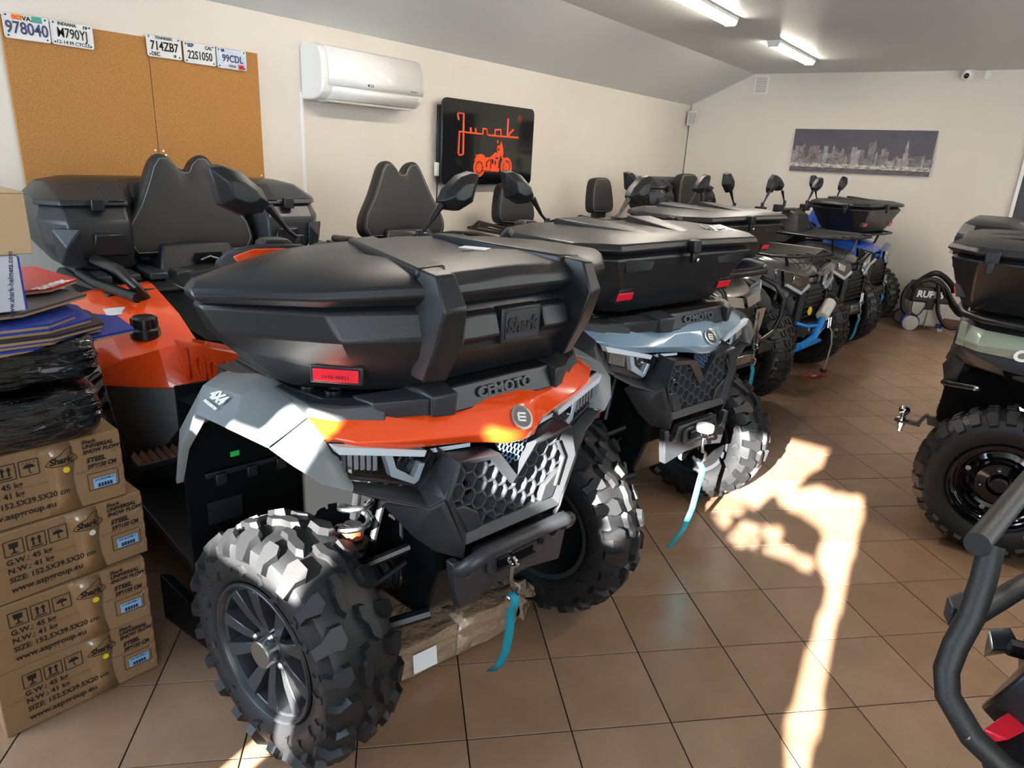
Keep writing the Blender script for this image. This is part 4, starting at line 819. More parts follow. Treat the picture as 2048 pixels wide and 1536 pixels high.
def shark_box(pos, deg):
    b = frame_of(pos, deg, (0, 0, .998))
    t = empty('front_cargo_box', b, radians(deg), 'large black Shark cargo box on the orange quad', 'cargo box', 'cargo boxes on the quads')
    R_ = lambda o: [(-.155, o), (-.245, o * .70), (-.265, 0)]
    shell([(.010, [(.165, 0), (.165, .22), (.09, .33), (-.03, .445), (-.11, .455)] + R_(.43)),
           (.055, [(.212, 0), (.215, .22), (.125, .36), (-.025, .50), (-.10, .512)] + R_(.46)),
           (.118, [(.258, 0), (.256, .23), (.165, .40), (-.02, .565), (-.09, .575)] + R_(.50)),
           (.163, [(.262, 0), (.26, .24), (.175, .425), (-.025, .607), (-.09, .615)] + R_(.52)),
           (.222, [(.242, 0), (.24, .24), (.148, .445), (-.045, .637), (-.085, .642)] + R_(.53)),
           (.236, [(.225, 0), (.225, .24), (.13, .435), (-.06, .62), (-.085, .625)] + R_(.52))], 'box_body', m_box, t, bevel=.006, smooth=22)
    R_ = lambda o: [(-.165, o), (-.255, o * .72), (-.28, 0)]
    lid = shell([(.236, [(.252, 0), (.25, .22), (.15, .45), (-.02, .642), (-.055, .645)] + R_(.50)),
           (.264, [(.275, 0), (.275, .22), (.168, .467), (-.005, .664), (-.05, .665)] + R_(.52)),
           (.290, [(.268, 0), (.268, .22), (.160, .462), (-.012, .664), (-.05, .668)] + R_(.52)),
           (.312, [(.240, 0), (.240, .21), (.130, .435), (-.03, .645), (-.055, .65)] + R_(.505)),
           (.326, [(.10, 0), (.10, .18), (.03, .33), (-.07, .46), (-.10, .46)] + [(-.15, .40), (-.20, .3), (-.22, 0)])], 'lid', m_box, t, bevel=.005, smooth=22, droop=.030)
    for s in (-1, 1):
        # corner posts running from the body over the lid, with a raised strip across the lid
        MB(s).hull([Vector(p) for p in ((.225, .205, .322), (.225, .262, .320), (.298, .212, .316), (.290, .258, .312), (.338, .205, .245), (.326, .262, .240), (.318, .195, .16), (.30, .262, .16), (.262, .20, .055), (.245, .255, .055), (.2, .205, .06), (.2, .262, .06), (.2, .2, .3))]).build('corner_post', m_box, t, bevel=.006)
        MB(s).hull([Vector(p) for p in ((.235, .19, .325), (.235, .268, .322), (-.20, .10, .334), (-.20, .18, .331), (.235, .185, .30), (.235, .27, .30), (-.22, .10, .31), (-.22, .18, .31))]).build('lid_strip', m_box, lid, bevel=.006)
        d = Vector((-.73, .68, 0)).normalized(); n = Vector((.68, .73, .0)).normalized(); c = Vector((.112, .40, .070)); up = Vector((0, 0, 1))
        MB(s).hull([c + d * a + up * b + n * e for a, b, e in ((-.062, -.022, .012), (.062, -.022, .012), (-.062, .022, .012), (.062, .022, .012), (-.07, -.03, -.05), (.07, -.03, -.05), (-.07, .04, -.05), (.07, .04, -.05))]).build('reflector_boss', m_box, t, bevel=.004)
        rot = Matrix((d, -n, up)).transposed()
        MB(s).box(c + n * .014, (.106, .006, .030), rot).build('reflector', m_red, t, bevel=.0015)
    cr = Vector((.112, -.40, .066)) + Vector((.68, -.73, 0)) * .0176
    text('reflector_code', '144R-00021', .011, m_blackp, t, cr, (.73, .68, 0), (0, 0, 1), .0003, 'CENTER', 0, 0, 1.0, 1.2)
    # face between the posts: stepped panels and the name plaque
    MB().hull([Vector((x, y, z)) for y in (-.19, -.055) for x, z in ((.245, .215), (.268, .205), (.268, .17), (.285, .155), (.24, .12))]).build('face_panel', m_box, t, bevel=.004)
    MB().hull([Vector((x, y, z)) for y in (.10, .19) for x, z in ((.245, .215), (.268, .205), (.268, .17), (.285, .155), (.24, .12))]).build('face_panel', m_box, t, bevel=.004)
    pq = MB().hull([Vector((x, y, z)) for y, z in ((-.045, .215), (.09, .215), (.09, .125), (-.045, .125)) for x in (.24, .276)]).build('name_plaque', m_box, t, bevel=.004)
    MB().prism([(y * .056 + .0225, .17 + z * .036) for y, z in rrect(1, 1, .2, 3)], .276, .2785, 'x').build('plaque_field', m_charcoal, pq, bevel=.001)
    text('plaque_lettering', 'Shark', .050, m_black, pq, (.2795, .0225, .168), (0, 1, 0), (0, 0, 1), .0022, 'CENTER', .0022, .12, .92)
    MB().box((.06, .045, .3275), (.075, .045, .0012), Matrix.Rotation(.5, 3, 'Z')).build('paper_sticker', m_paper, lid)
    return t
shark_box((-1.23, 1.415), -10.8)

def ask_box(pos, deg, base, label, face=1, tall=1.0, plate=True, name='front_cargo_box'):
    b = frame_of(pos, deg, base)
    t = empty(name, b, radians(deg), label, 'cargo box', 'cargo boxes on the quads')
    k = face
    def H(P): return [(x * k, o) for x, o in P]
    Z = lambda z: z * tall
    shell([(Z(.0), H([(.115, 0), (.115, .27), (.07, .35), (-.20, .37), (-.28, .28), (-.28, 0)])),
           (Z(.05), H([(.145, 0), (.145, .31), (.09, .395), (-.20, .41), (-.30, .32), (-.30, 0)])),
           (Z(.14), H([(.17, 0), (.175, .36), (.095, .47), (-.20, .49), (-.33, .38), (-.33, 0)])),
           (Z(.215), H([(.18, 0), (.20, .42), (.095, .54), (-.20, .555), (-.35, .44), (-.35, 0)])),
           (Z(.235), H([(.155, 0), (.17, .40), (.075, .52), (-.20, .535), (-.34, .43), (-.34, 0)]))], 'box_body', m_box, t, bevel=.006)
    lid = shell([(Z(.236), H([(.175, 0), (.195, .41), (.09, .535), (-.20, .55), (-.35, .44), (-.35, 0)])),
           (Z(.25), H([(.20, 0), (.222, .43), (.11, .56), (-.20, .575), (-.365, .46), (-.365, 0)])),
           (Z(.272), H([(.19, 0), (.21, .425), (.10, .55), (-.20, .565), (-.36, .45), (-.36, 0)])),
           (Z(.292), H([(.13, 0), (.14, .36), (.04, .47), (-.20, .48), (-.31, .38), (-.31, 0)]))], 'lid', m_box, t, bevel=.005)
    for s in (-1, 1):
        MB(s).hull([Vector((x * k, o, Z(z))) for x, o, z in ((.10, .05, .292), (.10, .16, .29), (-.26, .14, .318), (-.26, .30, .314), (.13, .06, .27), (.13, .16, .27), (-.28, .14, .27), (-.28, .30, .27))]).build('lid_rib', m_box, lid, bevel=.004)
        MB(s).hull([Vector((x * k, o, Z(z))) for x, o, z in ((.13, .26, .045), (.15, .36, .045), (.10, .36, .045), (.165, .27, .10), (.165, .35, .10), (.13, .36, .10))]).build('reflector_boss', m_box, t, bevel=.003)
        MB(s).box((.158 * k, .315, Z(.072)), (.006, .085, .030), Matrix.Rotation(.30 * k, 3, 'Y')).build('reflector', m_red, t, bevel=.0015)
        MB(s).box((.05 * k, .575, Z(.24)), (.05, .03, .05)).box((.05 * k, .585, Z(.20)), (.025, .02, .05)).build('side_latch', m_blackfine, t, bevel=.004)
        MB(s).hull([Vector((x * k, o, Z(z))) for x, o, z in ((.185, .19, .212), (.198, .38, .215), (.188, .21, .17), (.190, .36, .165), (.15, .2, .2), (.15, .36, .2))]).build('front_panel', m_box, t, bevel=.004)
    for y in (0.0,):
        MB().box((.212 * k, y, Z(.25)), (.035, .045, .05)).box((.214 * k, y, Z(.212)), (.02, .03, .05)).build('front_latch', m_blackfine, t, bevel=.005)
        MB().lathe([(.0, .009), (.012 * k, .009), (.014 * k, .005)], 10, 'x', (.224 * k, y, Z(.20))).build('latch_bolt', m_metal, t)
    if plate:
        pl = MB().box((.085 * k, .33, Z(.294)), (.09, .15, .006), Matrix.Rotation(.20 * k, 3, 'Y')).build('maker_plate', m_blackgloss, lid, bevel=.003)
        text('plate_lettering', 'ASK', .06, m_whitep, lid, (.085 * k, .33, Z(.2995)), (0, 1, 0), (-1, 0, .2), .001, 'CENTER', .002, .15, 1.1)
    return t
P2, P3, P4, P5, P6 = (-1.185, 2.635), (-1.47, 4.28), (-1.37, 5.63), (-1.29, 6.73), (-1.30, 7.95)
ask_box(P2, -14.0, (-.02, 0, 1.015), 'black cargo box with an ASK plate on the blue grey quad')
ask_box(P3, -12, (-.05, 0, 1.01), 'black cargo box on the third quad from the viewer', plate=False)
ask_box(P6, -12, (-.04, 0, 1.0), 'black cargo box on the farthest quad by the back wall', plate=False)

def rear_box(pos, deg, base, label, w=1.0, name='rear_cargo_box'):
    b = frame_of(pos, deg, base)
    t = empty(name, b, radians(deg), label, 'cargo box', 'cargo boxes on the quads')
    S = lambda P: [(x, o * w) for x, o in P]
    shell([(.0, S([(-.12, 0), (-.12, .25), (.0, .31), (.01, .46), (-.10, .54), (-.32, .55), (-.40, .45), (-.40, 0)])),
           (.10, S([(-.12, 0), (-.12, .25), (.03, .31), (.04, .53), (-.08, .61), (-.35, .62), (-.43, .5), (-.43, 0)])),
           (.20, S([(-.12, 0), (-.12, .25), (.02, .31), (.03, .54), (-.09, .625), (-.36, .63), (-.44, .51), (-.44, 0)])),
           (.265, S([(-.13, 0), (-.13, .25), (-.02, .31), (-.02, .54), (-.12, .60), (-.36, .61), (-.44, .5), (-.44, 0)]))], 'box_body', m_box, t, bevel=.008)
    lid = shell([(.262, S([(-.12, 0), (-.12, .25), (.0, .30), (.0, .55), (-.11, .625), (-.37, .63), (-.45, .52), (-.45, 0)])),
           (.285, S([(-.12, 0), (-.12, .25), (-.01, .30), (-.01, .55), (-.12, .622), (-.37, .628), (-.45, .52), (-.45, 0)])),
           (.345, S([(-.16, 0), (-.16, .25), (-.13, .30), (-.14, .52), (-.20, .56), (-.36, .57), (-.43, .48), (-.43, 0)])),
           (.365, S([(-.2, 0), (-.2, .24), (-.2, .29), (-.21, .44), (-.25, .48), (-.34, .48), (-.40, .42), (-.40, 0)]))], 'lid', m_box, t, bevel=.006)
    for s in (-1, 1):
        MB(s).hull([Vector((x, o * w, z)) for x, o, z in ((.0, .31, .285), (-.13, .31, .352), (.0, .37, .285), (-.13, .38, .352), (-.02, .31, .262), (-.02, .38, .262))]).build('lid_rib', m_box, lid, bevel=.004)
        MB(s).hull([Vector((x, o * w, z)) for x, o, z in ((.045, .50, .02), (.06, .50, .18), (.0, .60, .18), (-.02, .575, .02), (.05, .56, .10), (-.06, .58, .1))]).build('corner_guard', m_box, t, bevel=.006)
        MB(s).hull([Vector((x, o * w, z)) for x, o, z in ((.035, .33, .06), (.035, .46, .06), (.05, .34, .15), (.05, .45, .15), (.0, .33, .05), (.0, .46, .17))]).build('face_panel', m_box, t, bevel=.005)
        MB(s).box((.012, .42 * w, .268), (.03, .05, .05)).build('latch', m_blackfine, t, bevel=.004)
    return t
rear_box((-1.23, 1.415), -10.8, (-1.86, .03, 1.005), 'black cargo box behind the backrest of the orange quad')
rear_box(P5, -12, (-1.62, 0, 1.04), 'black cargo box behind the backrest of the fifth quad', .86)

# ------------------------------------------------------------------ utility quads further along the row
def utility(label, pos, deg, c_hood, c_body, c_trim, rack='tube', rackz=.97, wy=.44, R=.325, lamp='angular', br=None, bar=None, steer=0, pod=None, mirrors=True, rx=-2.08, tail=True, name='quad_bike', group='quad bikes in the row along the wall'):
    t = empty(name, (pos[0], pos[1], 0), radians(deg), label, 'quad bike', group)
    for s in (-1, 1):
        wheel(t, (0, s * wy, R), s, steer, 'steel', R, .21, roll=.3); wheel(t, (-1.40, s * (wy - .02), R), s, 0, 'steel', R, .21, roll=.7)
    MB().hull([Vector((x, y, z)) for y in (-.2, .2) for x, z in ((.16, .42), (.16, .80), (-.30, .86), (-.5, .78), (-1.3, .78), (-1.7, .70), (-1.7, .45), (-1.2, .27), (-.1, .27))]).build('chassis', m_dark, t, bevel=.01)
    # hood: bulged loft
    rows = []
    for x, w, z, zb in ((.175, .13, .74, .70), (.16, .22, .80, .72), (.10, .30, .865, .75), (.0, .34, .905, .78), (-.15, .34, .925, .80), (-.35, .30, .95, .82)):
        rows.append([Vector((x - (.05 if o > .8 else 0) * (1 if x > 0 else 0), sg * o * w, zb + (z - zb) * k)) for sg, o, k in ((-1, 1.0, 0), (-1, .97, .55), (-1, .75, .92), (-1, .35, 1.0), (1, .0, 1.02), (1, .35, 1.0), (1, .75, .92), (1, .97, .55), (1, 1.0, 0))])
    MB().grid(rows, caps=True).build('front_hood', c_hood, t, sub=1, smooth=60)
    for s in (-1, 1):
        # fender arch
        st = [[(-.40, .24, .70), (-.42, wy + .06, .62), (-.40, wy + .12, .60)], [(-.33, .25, .86), (-.32, wy + .05, .80), (-.30, wy + .125, .74)], [(-.12, .27, .90), (-.10, wy + .04, .85), (-.10, wy + .125, .79)],
              [(.04, .28, .86), (.06, wy + .0, .81), (.06, wy + .09, .765)], [(.13, .27, .78), (.15, wy - .06, .74), (.155, wy + .0, .70)], [(.16, .25, .70), (.175, wy - .12, .67), (.18, wy - .09, .63)]]
        MB(s).grid(st).build('front_fender', c_body, t, sub=1, solid=.008, smooth=60)
        MB(s).box((-.36, wy - .06, .52), (.012, .3, .45)).box((-.15, .22, .6), (.42, .012, .4)).build('wheel_well_liner', m_dark, t)
        MB(s).lathe([(.17, .045), (.2, .05), (.22, .035), (.24, .042), (.26, .03), (.36, .018), (.4, .04)], 14, 'y', (.0, 0, .35)).build('drive_shaft', m_boot, t)
        MB(s).tube([(.14, .14, .32), (.02, wy - .08, .26)], .016, 8).tube([(-.14, .14, .32), (.0, wy - .08, .26)], .016, 8).tube([(.02, .22, .8), (.03, wy - .12, .42)], .03, 10).build('suspension_arm', m_blackfine, t)
        if lamp == 'angular':
            q = [(.135, .415, .862), (.190, .125, .806), (.200, .10, .73), (.186, .20, .668), (.145, .395, .745)]
            MB(s).hull([Vector(p) + Vector((dx, 0, 0)) for p in q for dx in (-.06, -.012)] + [Vector((.10, .44, .875)), Vector((.172, .115, .82)), Vector((.182, .09, .72)), Vector((.165, .20, .648)), Vector((.115, .42, .73))]).build('headlight_bezel', c_body, t, bevel=.006)
            hl = MB(s).hull([Vector(p) + Vector((dx, 0, 0)) for p in q for dx in (-.02, .012)]).build('headlight', m_glass, t, bevel=.003)
            MB(s).hull([Vector((x + dx, o, z)) for x, o, z in ((.194, .20, .700), (.160, .375, .770), (.192, .203, .678), (.158, .385, .752)) for dx in (0, .010)]).hull([Vector((x + dx, o, z)) for x, o, z in ((.194, .20, .700), (.206, .125, .755), (.192, .203, .678), (.208, .105, .735)) for dx in (0, .010)]).build('running_light', m_lens, hl)
            MB(s).hull([Vector((x, o, z)) for o, z in ((.20, .80), (.31, .825), (.31, .772), (.20, .735)) for x in (.14, .178)] + [Vector((.192, .20, .80)), Vector((.192, .20, .74))]).build('lamp_reflector', m_chrome, hl, bevel=.004)
        else:
            hl = MB(s).hull([Vector((x, o, z)) for x, o, z in ((.10, .36, .88), (.16, .25, .84), (.19, .20, .77), (.16, .29, .73), (.10, .37, .78), (.05, .38, .84), (.05, .24, .8))]).build('headlight', m_lens, t, bevel=.008)
            MB(s).hull([Vector((x, o, z)) for x, o, z in ((.13, .31, .86), (.18, .22, .80), (.17, .27, .76), (.12, .35, .81), (.09, .30, .8))]).build('lamp_reflector', m_chrome, hl)
            MB(s).hull([Vector((x, o, z)) for x, o, z in ((.20, .02, .80), (.17, .24, .83), (.20, .19, .76), (.225, .02, .74), (.1, .1, .8))]).build('nose_trim', c_hood, t, bevel=.004)
        if tail: MB(s).hull([Vector((x, o, z)) for x, o, z in ((-1.0, .26, .84), (-1.1, .50, .80), (-1.75, .50, .90), (-1.85, .26, .93), (-1.02, .5, .70), (-1.0, .27, .70), (-1.8, .5, .82))]).build('rear_fender', c_hood, t, bevel=.015)
        MB(s).box((-.72, .38, .30), (.66, .24, .03)).build('foot_board', m_black, t, bevel=.006)
    # fascia with slatted grille
    MB().hull([Vector((x, a * o, z)) for a in (-1, 1) for x, o, z in ((.20, .13, .74), (.21, .15, .62), (.20, .20, .50), (.16, .23, .42), (.08, .23, .45), (.08, .22, .74))]).build('front_fascia', c_trim, t, bevel=.008)
    for k in range(6): MB().hull([Vector((x, a * o, z)) for a in (-1, 1) for x, o, z in ((.222, .13 + .008 * k, .70 - k * .037), (.222, .13 + .008 * k, .70 - k * .037 - .014), (.19, .13 + .008 * k, .70 - k * .037), (.19, .13 + .008 * k, .70 - k * .037 - .02))]).build('grille_slat', m_black, t)
    for s in (-1, 1): MB(s).hull([Vector((x, o, z)) for x, o, z in ((.225, .16, .70), (.21, .22, .66), (.205, .24, .45), (.22, .18, .43), (.18, .2, .69), (.17, .24, .44))]).build('fascia_pillar', m_charcoal, t, bevel=.005)
    MB().hull([Vector((x, a * o, z)) for a in (-1, 1) for x, o, z in ((.25, .17, .46), (.25, .15, .36), (.15, .18, .33), (.15, .2, .46))]).build('skid_plate', m_charcoal, t, bevel=.006)
    MB().box((.255, 0, .42), (.02, .18, .06)).build('fairlead', m_metal, t, bevel=.006)
    # rack
    if rack == 'tube':
        rk = MB().tube([(-.42, -.38, rackz), (.02, -.42, rackz), (.17, -.26, rackz), (.19, 0, rackz), (.17, .26, rackz), (.02, .42, rackz), (-.42, .38, rackz)], .011, 8).build('front_rack', m_blackfine, t)
        for y in (-.30, -.2, -.1, 0, .1, .2, .30): MB().tube([(-.42, y, rackz + .004), (.08 + .09 * (1 - abs(y) / .3), y, rackz + .004)], .008, 6).build('rack_rail', m_blackfine, rk)
        for x in (-.38, -.18, .03): MB().tube([(x, -.39, rackz - .006), (x, .39, rackz - .006)], .009, 6).build('rack_crossbar', m_blackfine, rk)
        for s in (-1, 1):
            MB(s).tube([(.06, .26, rackz), (.05, .18, .86)], .012, 6).build('rack_stay', m_blackfine, rk)
            MB(s).tube([(-.42, .38, rackz), (-.5, .36, rackz + .10), (-.42, .2, rackz + .02)], .010, 6).build('rack_wing', m_blackfine, rk)
    else:
        pl = [(.40, -.40), (.44, -.02), (.34, .14), (.18, .22), (.0, .235)]; poly = pl + [(-o, x) for o, x in pl[::-1] if o > 0]
        rk = MB().prism([(x, o) for o, x in poly], rackz - .05, rackz - .012, 'z').build('front_rack', m_black, t, bevel=.012)
        MB().prism([(x * .9, o * .9) for o, x in poly], rackz - .02, rackz, 'z').build('rack_deck', m_blackfine, rk, bevel=.004)
        for s in (-1, 1): MB(s).hull([Vector((x, o, z)) for x, o, z in ((.12, .20, rackz), (.22, .19, rackz - .02), (.16, .32, rackz - .02), (.21, .2, rackz - .06), (.15, .33, rackz - .06), (.1, .3, rackz - .06))]).build('rack_corner', m_charcoal, rk, bevel=.005)
    # seat, bars, dash
    MB().grid([[Vector((x, o, z)) for o, z in ((-.18, zb), (-.17, zt - .03), (-.11, zt), (.11, zt), (.17, zt - .03), (.18, zb))] for x, zb, zt in ((-.62, .78, .88), (-.75, .78, .90), (-1.0, .78, .87), (-1.28, .78, .90), (-1.34, .78, .96), (-1.68, .8, .97), (-1.72, .8, .93))], caps=True).build('seat', m_seat, t, sub=1, smooth=60)
    MB().tube([(-.56, -.40, 1.16), (-.48, -.22, 1.20), (-.45, -.08, 1.20), (-.45, .08, 1.20), (-.48, .22, 1.20), (-.56, .40, 1.16)], .012, 8).build('handlebar', m_blackfine, t)
    MB().hull([Vector((x, a * o, z)) for a in (-1, 1) for x, o, z in ((-.33, .12, 1.0), (-.36, .10, 1.17), (-.5, .10, 1.22), (-.55, .12, 1.1), (-.4, .18, .92), (-.6, .18, .9))]).build('dash_pod', pod or m_black, t, bevel=.012)
    for s in (-1, 1):
        MB(s).tube([(-.52, .32, 1.175), (-.57, .43, 1.15)], .018, 10).build('hand_grip', m_boot, t)
        MB(s).hull([Vector((-.48 + a * .035, .25 + b * .04, z)) for a in (-1, 1) for b in (-1, 1) for z in (1.19, 1.25)]).build('switch_block', m_black, t, bevel=.006)
    if mirrors:
        rd = mirrors == 'round'
        mirror_pair(t, (-.45, .215, 1.235), (-.45, .295, 1.375), [(.40, 1.50), (.34, 1.51), (.29, 1.47), (.272, 1.40), (.285, 1.362), (.33, 1.36), (.40, 1.42)] if rd else [(.455, 1.49), (.42, 1.497), (.37, 1.482), (.312, 1.435), (.293, 1.397), (.316, 1.37), (.37, 1.366), (.432, 1.395)])
    # rear deck
    if rx is not None:
        rd = MB().tube([(-1.40, -.36, .98), (rx + .08, -.42, .99), (rx, -.25, .99), (rx, .25, .99), (rx + .08, .42, .99), (-1.40, .36, .98)], .012, 8).build('rear_rack', m_blackfine, t)
        for y in (-.3, -.15, 0, .15, .3): MB().tube([(-1.45, y, .985), (rx + .02, y, .995)], .008, 6).build('rack_rail', m_blackfine, rd)
        if rx < -2:
            for s in (-1, 1): MB(s).tube([(-1.45, .40, .96), (-1.5, .44, 1.03), (-1.85, .44, 1.05), (-2.0, .38, .99)], .014, 8).build('grab_rail', m_blackfine, rd)
    if br:
        o, Mt = backrest(t, *br[:5], stitch=br[5] if len(br) > 5 else True)
        MB().box((br[0] - .02, 0, br[1] - .04), (.06, .16, .12)).build('backrest_post', m_black, t, bevel=.01)
    return t
m_silver = mat('silver_fascia', '#a39c90', .3, metal=.35, coat=.3)
m_dgrey = mat('dark_grey_gloss', '#4c4e4e', .18, coat=.6)
m_blkpaint = mat('black_paint', '#232425', .25, coat=.4)
m_bluepaint = mat('blue_paint', '#2456b8', .25, coat=.5)
m_plow = mat('plow_blue', '#1f8fe6', .35)
m_cushion = mat('grey_foam', '#c9c7c2', .8)
q3 = utility('silver and black quad bike with a bull bar, third in the row from the viewer', P3, -12, m_silver, m_black, m_black, 'plastic', .985, .47, .335, 'round', (-1.93, 1.02, .20, .32, False))
q4 = utility('dark grey quad bike with a light blue snow plow mount, fourth in the row', P4, -12, m_dgrey, m_dgrey, m_black, 'tube', .955, .45, .33, 'angular', (-2.0, 1.06, .155, .32, False), pod=m_bluepaint, mirrors='round')
q5 = utility('black quad bike with a bare tube rack, fifth in the row', P5, -12, m_blkpaint, m_blkpaint, m_black, 'tube', 1.02, .43, .325, 'angular', (-1.62, 1.09, .19, .36, False))
q6 = utility('blue quad bike farthest from the viewer beside the back wall', P6, -12, m_bluepaint, m_bluepaint, m_black, 'tube', .985, .42, .32, 'angular', pod=m_bluepaint, mirrors='round')
# third machine: bull bar, winch and strap
bb = MB()
for s in (-1, 1):
    MB(s).tube([(.20, .20, .50), (.275, .27, .55), (.29, .32, .66), (.285, .33, .78), (.23, .30, .86), (.14, .27, .90)], .015, 10).build('bull_bar', m_blackfine, q3, smooth=60)
    MB(s).hull([Vector((x, o, z)) for x, o, z in ((.215, .14, .72), (.22, .25, .72), (.225, .12, .58), (.21, .20, .50), (.2, .26, .6), (.16, .2, .6))]).build('side_fairing', m_silver, q3, bevel=.006)
    MB(s).tube([(.285, .30, .58), (.30, .1, .54), (.30, 0, .54)], .014, 10).build('cross_bar', m_blackfine, q3)
    MB(s).hull([Vector((x, o, z)) for x, o, z in ((.28, .14, .54), (.30, .10, .54), (.29, .30, .50), (.27, .31, .44), (.28, .12, .44), (.2, .2, .46))]).build('bumper_end', m_charcoal, q3, bevel=.006)
MB().box((.30, .0, .56), (.012, .14, .05)).build('winch_bracket', m_blackfine, q3, bevel=.004)
MB().box((.308, .05, .575), (.006, .03, .012)).build('warning_label', mat('label_orange', '#e5622a', .5), q3)
for dy in (-.02, .02): MB().tube([(.315, dy, .60), (.318, dy, .51)], .008, 8).build('hook_pin', m_metal, q3)
winch_hook(q3, .318, .0, .52, m_teal, [(.32, 0, .40), (.33, 0, .37), (.33, .0, .33), (.33, -.004, .26), (.325, -.01, .18), (.315, -.02, .13)])
text('strap_lettering', 'CFMOTO', .018, m_whitep, q3, (.331, -.004, .215), (.05, 0, -1), (.6, .8, 0), .0004, 'CENTER', .0006)
# fourth machine: snow plow mount in light blue, its foam roll, yellow sticker, winch rope with red tag
pf = MB().hull([Vector((x, o, z)) for x, o, z in ((.20, -.29, .30), (.24, -.29, .32), (.20, -.25, .24), (.25, -.24, .25), (.30, -.05, .33), (.34, -.05, .36), (.30, .0, .31), (.34, .0, .33))]).build('plow_arm', m_plow, q4, bevel=.006)
MB().tube([(.26, -.20, .29), (.30, -.07, .36), (.29, .03, .47), (.28, .08, .53)], .026, 10).build('plow_post', m_plow, q4, smooth=60)
MB().tube([(.22, -.24, .47), (.26, -.12, .44), (.29, .02, .44)], .013, 8).build('plow_brace', m_plow, q4)
MB().hull([Vector((x, o, z)) for x, o, z in ((.24, .05, .42), (.30, .1, .42), (.24, .16, .40), (.30, .16, .46), (.25, .1, .36))]).build('plow_bracket', mat('plow_navy', '#1d3f9a', .4), q4, bevel=.004)
MB().tube([(.285, .03, .50), (.27, .17, .60)], [.048, .046], 16).build('foam_roll', m_cushion, q4, bevel=.008)
MB().tube([(.21, -.27, .23), (.28, -.05, .305), (.29, .12, .42)], .006, 6).build('plow_edge', m_metal, q4)
MB().lathe([(.222, .033), (.226, .033), (.2265, 0)], 24, 'x', (.0, -.055, .545)).build('yellow_sticker', mat('sticker_yellow', '#f7c608', .5), q4)
MB().lathe([(.222, .03), (.235, .03), (.236, 0)], 20, 'x', (0, -.10, .37)).build('round_sticker', m_blackfine, q4)
ring3((.237, -.10, .37), .022, .003, (1, 0, 0), 'sticker_ring', mat('gold_print', '#d3a12f', .5), q4)
for dy in (-.018, .018): MB().tube([(.305, .14 + dy, .49), (.31, .14 + dy, .41)], .008, 8).build('hook_pin', m_metal, q4)
MB().tube([(.31, .14, .42), (.33, .16, .38), (.345, .165, .28), (.34, .155, .16), (.335, .14, .075)], .006, 6).build('winch_rope', mat('rope_grey', '#a9a49b', .7), q4)
MB().lathe([(.058, .024), (.066, .028), (.075, .024)], 16, 'z', (.335, .14, 0)).build('rope_stop', m_boot, q4)
ring3((.335, .135, .03), .018, .005, (1, .3, 0), 'rope_hook', m_metal, q4)
strap([(.36, .155, .028), (.335, .135, .022), (.31, .07, .03), (.29, .0, .038), (.27, -.07, .03)], .026, 'red_tag', mat('red_webbing', '#cf2b22', .7), q4, (.3, -.1, 1))
text('tag_lettering', 'WARN', .016, m_whitep, q4, (.318, .03, .036), (-.3, -.95, .05), (.0, .0, 1), .0004, 'CENTER', .0006)
# fifth and sixth machines: hooks and straps
for q, y, z, dz in ((q5, .09, .47, .24), (q6, .10, .50, .20)):
    for dy in (-.016, .016): MB().tube([(.262, y + dy, z + .08), (.268, y + dy, z)], .008, 8).build('hook_pin', m_metal, q)
    winch_hook(q, .268, y, z, m_teal, [(.268, y, z - .12), (.28, y, z - .15), (.27, y, z - .2), (.268, y - .005, z - dz - .03), (.262, y - .02, z - dz - .08), (.25, y - .04, z - dz - .11)])
